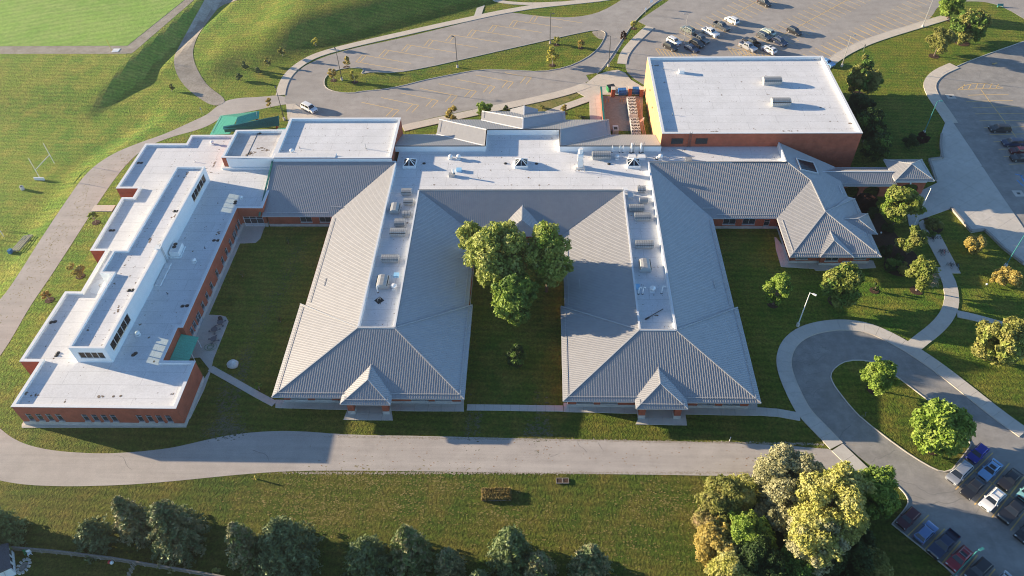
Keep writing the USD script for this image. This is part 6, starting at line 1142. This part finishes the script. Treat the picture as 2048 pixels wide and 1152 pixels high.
for a in ((813, 382.6, 2.0, 1.5, 'louvred hood at the head of the left roof well'), (817, 402, 1.9, 1.5, 'louvred hood second down the left roof well'), (799.6, 444, 2.0, 1.7, 'louvred hood beside the longest pair in the left well'), (796, 462.7, 3.0, 1.7, 'wide louvred hood in the middle of the left well'), (780, 516, 3.2, 1.5, 'long bright louvred hood alone in the left well'),
          (1287, 400, 1.6, 1.2, 'small louvred hood near the head of the right well'), (1273, 414.7, 2.9, 1.5, 'louvred hood at left near the head of the right well'), (1285.5, 432, 3.1, 1.7, 'wide louvred hood third down the right well'), (1288.6, 487.5, 3.3, 1.6, 'long bright louvred hood in the middle of the right well')): penthouse(a[0], a[1], HZ, a[2], a[3], 1.15, a[4])
penthouse(790, 416, HZ, 2.4, 1.9, 1.2, 'louvred hood turned sideways at the left of the left well', 1.571, 7); penthouse(765, 563, HZ, 2.6, 2.1, 1.3, 'large louvred hood low in the left well', 1.571, 8); penthouse(1290, 530.5, HZ, 2.6, 2.1, 1.3, 'large louvred hood low in the right well', 1.571, 8); penthouse(813, 427, HZ, 1.6, 1.4, 1.0, 'plain curved hood in the left well', 0, 3); penthouse(1283, 377.5, HZ, 1.6, 1.5, 1.0, 'plain curved hood above the right well', 0, 3)
penthouse(1203, 309, HZ, 3.9, 1.8, 1.4, 'wide ribbed hood beside the tall rooftop ducts', 0, 9); penthouse(1544.5, 159.5, 9.07, 4.0, 2.0, 1.5, 'farther ribbed hood on the gymnasium roof', 0, 9); penthouse(1562, 202, 9.07, 4.0, 2.0, 1.5, 'nearer ribbed hood on the gymnasium roof', 0, 9)
def mushroom(px, py, z, label, s=1.0, curb=True):
    c = P(px, py, z + .5); t = thing('mushroom_vent', label, 'roof vent', (c[0], c[1], z), 0, 'mushroom vents on the roofs')
    if curb: obj('curb', MB().mm((-.4 * s, -.4 * s, 0), (.4 * s, .4 * s, .3 * s)), 'white_paint', t)
    obj('stem', MB().cyl((0, 0, .2 * s), (0, 0, .7 * s), .28 * s, n=12), 'galvanised', t); obj('cap', MB().lathe((0, 0, .62 * s), [(.5 * s, 0), (.52 * s, .16 * s), (.42 * s, .34 * s), (.2 * s, .44 * s), (.02, .46 * s)], 16), 'white_paint', t)
for a in ((788, 574, HZ, 'mushroom vent low in the left roof well', 1.1), (1305, 578.5, HZ, 'mushroom vent low in the right roof well', 1.1), (901, 314, HZ, 'left one of two mushroom vents near the north sheds', 1.0), (917, 314, HZ, 'right one of two mushroom vents near the north sheds', 1.0), (1234, 314, HZ, 'mushroom vent beside the wide ribbed hood', 1.0), (388, 521, ZLF, 'tall mushroom vent on the flat wing by the brick edge', .95), (275, 667, ZLF, 'mushroom vent near the clerestory south end', .9), (583.7, 302.5, 7.32, 'mushroom vent on the raised flat roof', 1.0), (424, 285, ZLF, 'mushroom vent at the north end of the flat wing', .9), (482, 394, ZLF, 'small white vent near the courtyard corner roof', .7), (1321, 314, HZ, 'mushroom vent left of the gymnasium foot', 1.1)): mushroom(*a)
def pipe(px, py, z, h, label, r=.09, hook=False, m='galvanised'):
    c = P(px, py, z); t = thing('vent_pipe', label, 'vent pipe', (c[0], c[1], z)); obj('pipe', MB().cyl((0, 0, 0), (0, 0, h), r, n=9), m, t); obj('flashing', MB().cyl((0, 0, 0), (0, 0, .12), r * 2.2, r * 1.2, 10), 'dark_metal', t)
    if hook: obj('elbow', MB().tube([(0, 0, h), (.15, 0, h + .2), (.35, 0, h + .22), (.45, 0, h)], r, 8), m, t)
for a in ((1277, 588, 1.6, 'hooked vent pipe beside the blue box', 1), (1285, 588, 1.6, 'hooked vent pipe right of its twin in the right well', 1), (1323, 587, 1.8, 'lone vent pipe by the right well parapet', 1), (756, 585, 1.7, 'hooked vent pipe at the foot of the large left hood', 1)): pipe(a[0], a[1], HZ, a[2], a[3], .1, bool(a[4]), 'white_paint')
for i, (px, h, r) in enumerate(((1224, 1.9, .1), (1239, 1.9, .1), (1245.5, 1.9, .1), (1262, 2.6, .2), (1281, 2.6, .2), (1267, 2.8, .09), (1286, 2.8, .09))): pipe(px, 305, HZ, h, ['thin white pipe against the shed upstand, leftmost', 'thin white pipe, second along the upstand', 'thin white pipe, third along the upstand', 'thick white flue, left one', 'thick white flue, right one', 'steel pipe behind the left flue', 'steel pipe behind the right flue'][i], r, m='white_paint' if i < 5 else 'galvanised')
pipe(732, 297.5, 7.32, 1.3, 'thin pipe standing on the raised flat roof', .07); pipe(599, 296, 7.32, .6, 'short pipe on the raised flat roof', .07); pipe(1327, 138, 9.07, .6, 'short pipe at the back of the gymnasium roof', .07); pipe(1345, 230, 9.07, .6, 'short pipe at the front of the gymnasium roof', .07); pipe(410, 497, ZLF, .5, 'short dark pipe on the flat wing near the air conditioner', .07, m='dark_metal'); pipe(335, 588, ZLF, .5, 'short dark pipe on the flat wing below the ladder platform', .07, m='dark_metal'); pipe(390, 324, ZLF, .6, 'short white pipe at the flat wing north end', .07, m='white_paint')
def rbx(px, py, z, s, m, label, name='roof_box', cat='roof unit', extra=None):
    c = P(px, py, z + s[2] / 2); t = thing(name, label, cat, (c[0], c[1], z)); obj('housing', MB().box((0, 0, s[2] / 2), s), m, t); obj('lid', MB().box((0, 0, s[2] + .03), (s[0] + .12, s[1] + .12, .06)), m, t)
    return t
rbx(918, 340, HZ, (1.1, 1.0, .5), 'tile_blue', 'sky blue covered box on the central flat roof'); rbx(793, 550.5, HZ, (.9, .9, .5), 'tile_blue', 'pale blue box in the left roof well'); rbx(1274, 574, HZ, (.9, .9, .6), 'tile_blue', 'pale blue box in the right roof well'); rbx(1249.5, 380, HZ, (1.0, .9, .8), 'white_paint', 'white box at the tip of the middle roof')
rbx(1363, 142.5, 9.07, (1.3, 1.1, .9), 'white_paint', 'small white box at the back of the gymnasium roof'); rbx(1264, 315, HZ, (1.6, 1.2, .7), 'white_paint', 'white duct box below the left flue'); rbx(1283, 315, HZ, (1.6, 1.2, .7), 'white_paint', 'white duct box below the right flue'); rbx(1377, 318, HZ, (1.4, .8, .6), 'galvanised', 'grey box on the flat roof below the gymnasium'); rbx(1261, 392, HZ, (1.1, 1.6, .8), 'white_equipment', 'white unit cluttered with pipes at the head of the right well'); rbx(904, 350, HZ, (1.3, .9, .6), 'galvanised', 'grey box with a flue on the central flat roof')
pipe(906, 347, HZ + .6, 1.3, 'white flue standing on the grey box', .22, m='white_paint'); pipe(1314, 318, HZ, .7, 'short flue at the gymnasium foot', .2, m='white_paint')
c = P(1160, 335, HZ); t = thing('rooftop_duct_stack', 'tall stack of white ducts and braces on the central roof', 'duct', (c[0], c[1], HZ)); obj('fan_scroll', MB().cyl((-.6, 0, 3.4), (.6, 0, 3.4), .75, n=16), 'white_paint', t); obj('duct', MB().mm((-.6, -.5, .4), (.6, .5, 3.0)), 'white_paint', t); obj('curb', MB().mm((-.8, -.8, 0), (.8, .8, .4)), 'white_equipment', t); obj('flue', MB().cyl((0, 0, 4.0), (0, 0, 5.2), .5, n=14), 'white_paint', t)
for sx in (-1, 1): obj('brace', MB().bar((sx * 1.0, -1.6, 0), (sx * .5, -.4, 2.6), .08).bar((sx * 1.0, -1.6, 0), (sx * 1.0, -1.6, 1.4), .08), 'galvanised', t)
# air conditioner on the flat wing
c = P(354, 501, ZLF + .6); t = thing('air_conditioner', 'white rooftop air conditioner with two round fans on the flat wing', 'air conditioner', (c[0], c[1], ZLF), .03); obj('cabinet', MB().mm((-.95, -1.5, .35), (.95, 1.5, 1.5)), 'white_paint', t); obj('curb', MB().mm((-1.15, -1.7, 0), (1.15, 1.7, .35)), 'white_panel', t)
for y in (.1, .95): obj('fan', MB().cyl((-.3, y, 1.5), (-.3, y, 1.56), .42, n=18), 'black', t)
obj('duct', MB().bar((-1.1, -1.5, .45), (-2.9, -1.5, .45), .3), 'white_panel', t)
# roof drains: dark strainers in pairs
DRAINS = 'upper black drain at the left of the south flat roof|lower black drain at the left of the south flat roof|upper black drain at the right of the south flat roof|lower black drain at the right of the south flat roof|left drain of the pair low on the clerestory roof|right drain of the pair low on the clerestory roof|left drain of the pair high on the clerestory roof|right drain of the pair high on the clerestory roof|left drain of the pair above the patio doors|right drain of the pair above the patio doors|left drain of the stained pair near the brick edge|right drain of the stained pair near the brick edge|drain near the courtyard corner roof, upper|drain near the courtyard corner roof, lower|left drain on the west strip of the flat wing, lowest block|right drain on the west strip of the flat wing, lowest block|left drain on the middle stepped block of the flat wing|right drain on the middle stepped block of the flat wing|left drain at the north west flat roof parapet|right drain at the north west flat roof parapet|drain right of the left pyramid skylight|drain just left of the middle pyramid skylight|drain just right of the middle pyramid skylight|drain left of the right pyramid skylight|drain on the small stained raised roof'.split('|')
for i, (px, py, z) in enumerate(((116, 706, ZLF), (113, 711, ZLF), (271, 707, ZLF), (267, 710, ZLF), (258, 581, ZC - .55), (265, 580.5, ZC - .55), (349, 422.5, ZC - .55), (355, 422.5, ZC - .55), (365, 612.5, ZLF), (374, 611.5, ZLF), (428, 481, ZLF), (436, 481, ZLF), (471, 403, ZLF), (470, 407, ZLF), (102, 645, ZLF), (110, 643.5, ZLF), (221, 461, ZLF), (227, 461, ZLF), (277, 326, ZLF), (283, 326, ZLF), (848, 327, HZ), (1011, 327, HZ), (1073, 327.5, HZ), (1218, 328, HZ), (520, 267, 7.32))):
    c = P(px, py, z); t = thing('roof_drain', DRAINS[i], 'roof drain', (c[0], c[1], z), 0, 'roof drains'); obj('strainer', MB().lathe((0, 0, .02), [(.28, 0), (.26, .12), (.14, .22), (.02, .25)], 12), 'black', t); obj('flange', MB().cyl((0, 0, .018), (0, 0, .03), .42, n=14), 'dark_metal', t)
c = P(200, 573, ZLF); t = thing('roof_patch', 'white sealed patch with a bent vent on the stepped roof', 'roof patch', (c[0], c[1], ZLF)); g_ = unary_union([Point(math.cos(k) * .9, math.sin(k) * 1.3).buffer(.9) for k in range(7)]); obj('coating', MB().prism(g_, .02, .04), 'white_paint', t); obj('vent', MB().tube([(0, 0, 0), (0, 0, .5), (.4, .1, .6)], .1, 8), 'galvanised', t)
c = P(1308, 629, HZ + .15); t = thing('loose_pole', 'dark pole lying slantwise in the right roof well', 'pole', c, .62); obj('pole', MB().cyl((-2.2, 0, 0), (2.2, 0, .15), .09, n=8), 'dark_metal', t); obj('bracket', MB().box((-1.6, 0, 0), (.9, .25, .2)), 'black', t)
c = P(758.5, 601, HZ); t = thing('ballast_stand', 'pipe stand on a dark square mat in the left roof well', 'pipe stand', (c[0], c[1], HZ), .785); obj('mat', MB().mm((-.7, -.7, .02), (.7, .7, .05)), 'black', t); obj('stand', MB().tube([(-.3, 0, .05), (-.3, 0, .6), (.3, 0, .6), (.3, 0, .05)], .06, 6), 'galvanised', t)
# stains along the flat wing roof
for px, py, z, rx, ry in ((430, 325, ZLF + .03, .15, 1.8), (423, 345, ZLF + .03, .4, .15), (372, 350, ZC - .545, .2, .9), (352, 430, ZC - .545, .2, .8), (300, 480, ZC - .545, .3, .8), (235, 620, ZC - .545, .3, 1.2), (50, 787, ZLF + .03, .5, .3), (70, 790, ZLF + .03, .7, .2), (345, 788, ZLF + .03, .3, .2), (220, 793, ZLF + .03, 2.2, .15), (437, 465, ZLF + .03, .25, .7), (412, 337, ZLF + .03, .2, .2), (1430, 263, 9.075, 1.3, .12), (1700, 246, 9.075, .4, .35), (1627, 118, 9.075, .7, .12), (1310, 131, 9.075, .9, .2), (1580, 262, 9.075, 2.0, .1)):
    stain(px, py, z, rx, ry, n=9)
# ------------------------------------------------------------------ yard behind the fence, lower left
fpts = [P(25, 1101), P(120, 1109), P(232, 1123), P(272, 1130), P(372, 1146), P(440, 1158), P(500, 1170)]
t = thing('wooden_fence', 'weathered grey wooden rail fence along the lower left yard', 'fence', (0, 0, 0)); ln = LineString([p[:2] for p in fpts]); n = int(ln.length / 2.4)
for k in range(n + 1):
    p = ln.interpolate(ln.length * k / n); obj('post', MB().mm((p.x - .07, p.y - .07, 0), (p.x + .07, p.y + .07, 1.35)), 'wood', t)
    if k < n:
        q = ln.interpolate(ln.length * (k + 1) / n)
        for z in (.3, .65, 1.0): obj('rail', MB().bar((p.x, p.y, z), (q.x, q.y, z), .04, .15), 'wood', t)
        obj('top_board', MB().bar((p.x, p.y, 1.37), (q.x, q.y, 1.37), .22, .04), 'wood', t)
ln2 = LineString([P(272, 1131)[:2], P(258, 1160)[:2]]); t = thing('wooden_fence', 'short side fence running down to the bottom edge', 'fence', (0, 0, 0))
for k in range(4):
    p, q = ln2.interpolate(ln2.length * k / 4), ln2.interpolate(ln2.length * (k + 1) / 4); obj('post', MB().mm((p.x - .07, p.y - .07, 0), (p.x + .07, p.y + .07, 1.35)), 'wood', t)
    for z in (.3, .65, 1.0): obj('rail', MB().bar((p.x, p.y, z), (q.x, q.y, z), .04, .15), 'wood', t)
c = P(-8, 1131, 1.5); t = thing('garden_shed', 'small white timber framed gazebo shed with a dark roof at lower left', 'shed', (c[0], c[1], 0), .55)
obj('wall', MB().mm((-2.6, -2.0, 0), (2.0, 2.0, 2.4)), 'white_panel', t); obj('roof', MB().mani(ext([(-2.9, 2.4), (2.3, 2.4), (-.3, 3.7)], 4.6)), 'slate_roof', t)
for x in (-1.2, -.3, .7): obj('brace', MB().bar((x, -2.04, .1), (x + .5, -2.04, 2.3), .1), 'coping_shade', t)
for y in (-1.3, 0, 1.2): obj('window', MB().mm((2.0, y - .35, 1.0), (2.05, y + .35, 1.9)), 'window_glass', t); obj('corner_trim', MB().mm((2.0, y + .45, .05), (2.04, y + .6, 2.35)), 'coping_shade', t)
c = P(48, 1133); t = thing('fire_ring', 'oval stone fire ring on the shaded yard grass', 'fire ring', c)
for k in range(12): a = k * math.pi / 6; obj('stone', MB().box((.8 * math.cos(a), 1.1 * math.sin(a), .12), (.42, .3, .25), rz=a), 'concrete', t)
obj('ash', MB().cyl((0, 0, .01), (0, 0, .03), .7, n=14), 'gravel', t)
for px, py, lb, m_ in ((54, 1107.5, 'pale green garden chair by the fence', 'green_plastic'), (61, 1108.5, 'white garden chair by the fence', 'white_paint')):
    c = P(px, py); t = thing('garden_chair', lb, 'chair', c, .6); obj('seat', MB().mm((-.28, -.28, .4), (.28, .28, .46)), m_, t); obj('backrest', MB().mm((-.28, .24, .46), (.28, .3, .95)), m_, t)
    for sx in (-1, 1):
        for sy in (-1, 1): obj('leg', MB().mm((sx * .25 - .03, sy * .25 - .03, 0), (sx * .25 + .03, sy * .25 + .03, .4)), m_, t)
for px, py, lb, m_ in ((219, 1124, 'red ball by the fence', 'red_plastic'), (223.5, 1125, 'white ball beside the red one', 'white_paint')):
    c = P(px, py, .3); obj('ball', MB().lathe(c, [(.02, -.3), (.17, -.25), (.27, -.13), (.3, 0), (.27, .13), (.17, .25), (.02, .3)], 14), m_, smooth=True, label=lb, cat='ball')
# low chain fence on the loop island
ip = [(733, 165), (800, 158), (860, 148), (930, 130), (1000, 113), (1080, 95), (1150, 79), (1195, 73)]
ln = LineString(P2(ip)); t = thing('chain_fence', 'thin dark fence along the bus loop island', 'fence', (0, 0, 0)); n = int(ln.length / 3.0)
for k in range(n + 1):
    p = ln.interpolate(ln.length * k / n); obj('post', MB().cyl((p.x, p.y, 0), (p.x, p.y, 1.25), .035, n=6), 'dark_metal', t)
    if k < n:
        q = ln.interpolate(ln.length * (k + 1) / n)
        for z in (.4, .8, 1.2): obj('rail', MB().cyl((p.x, p.y, z), (q.x, q.y, z), .018, n=5), 'dark_metal', t)

# ------------------------------------------------------------------ morning haze in the air
MATS['haze'] = usdkit.material(stage, '/World/Looks/haze', {'v': ('principled_volume', {'color': (.93, .95, 1.0), 'density': .00009, 'anisotropy': .55})}, [], volume='v.volume')
obj('haze', MB().mm((-1700, -1000, -2.2), (1700, 2000, 114)), 'haze', kind='stuff', label='thin morning haze lying over the whole school site')
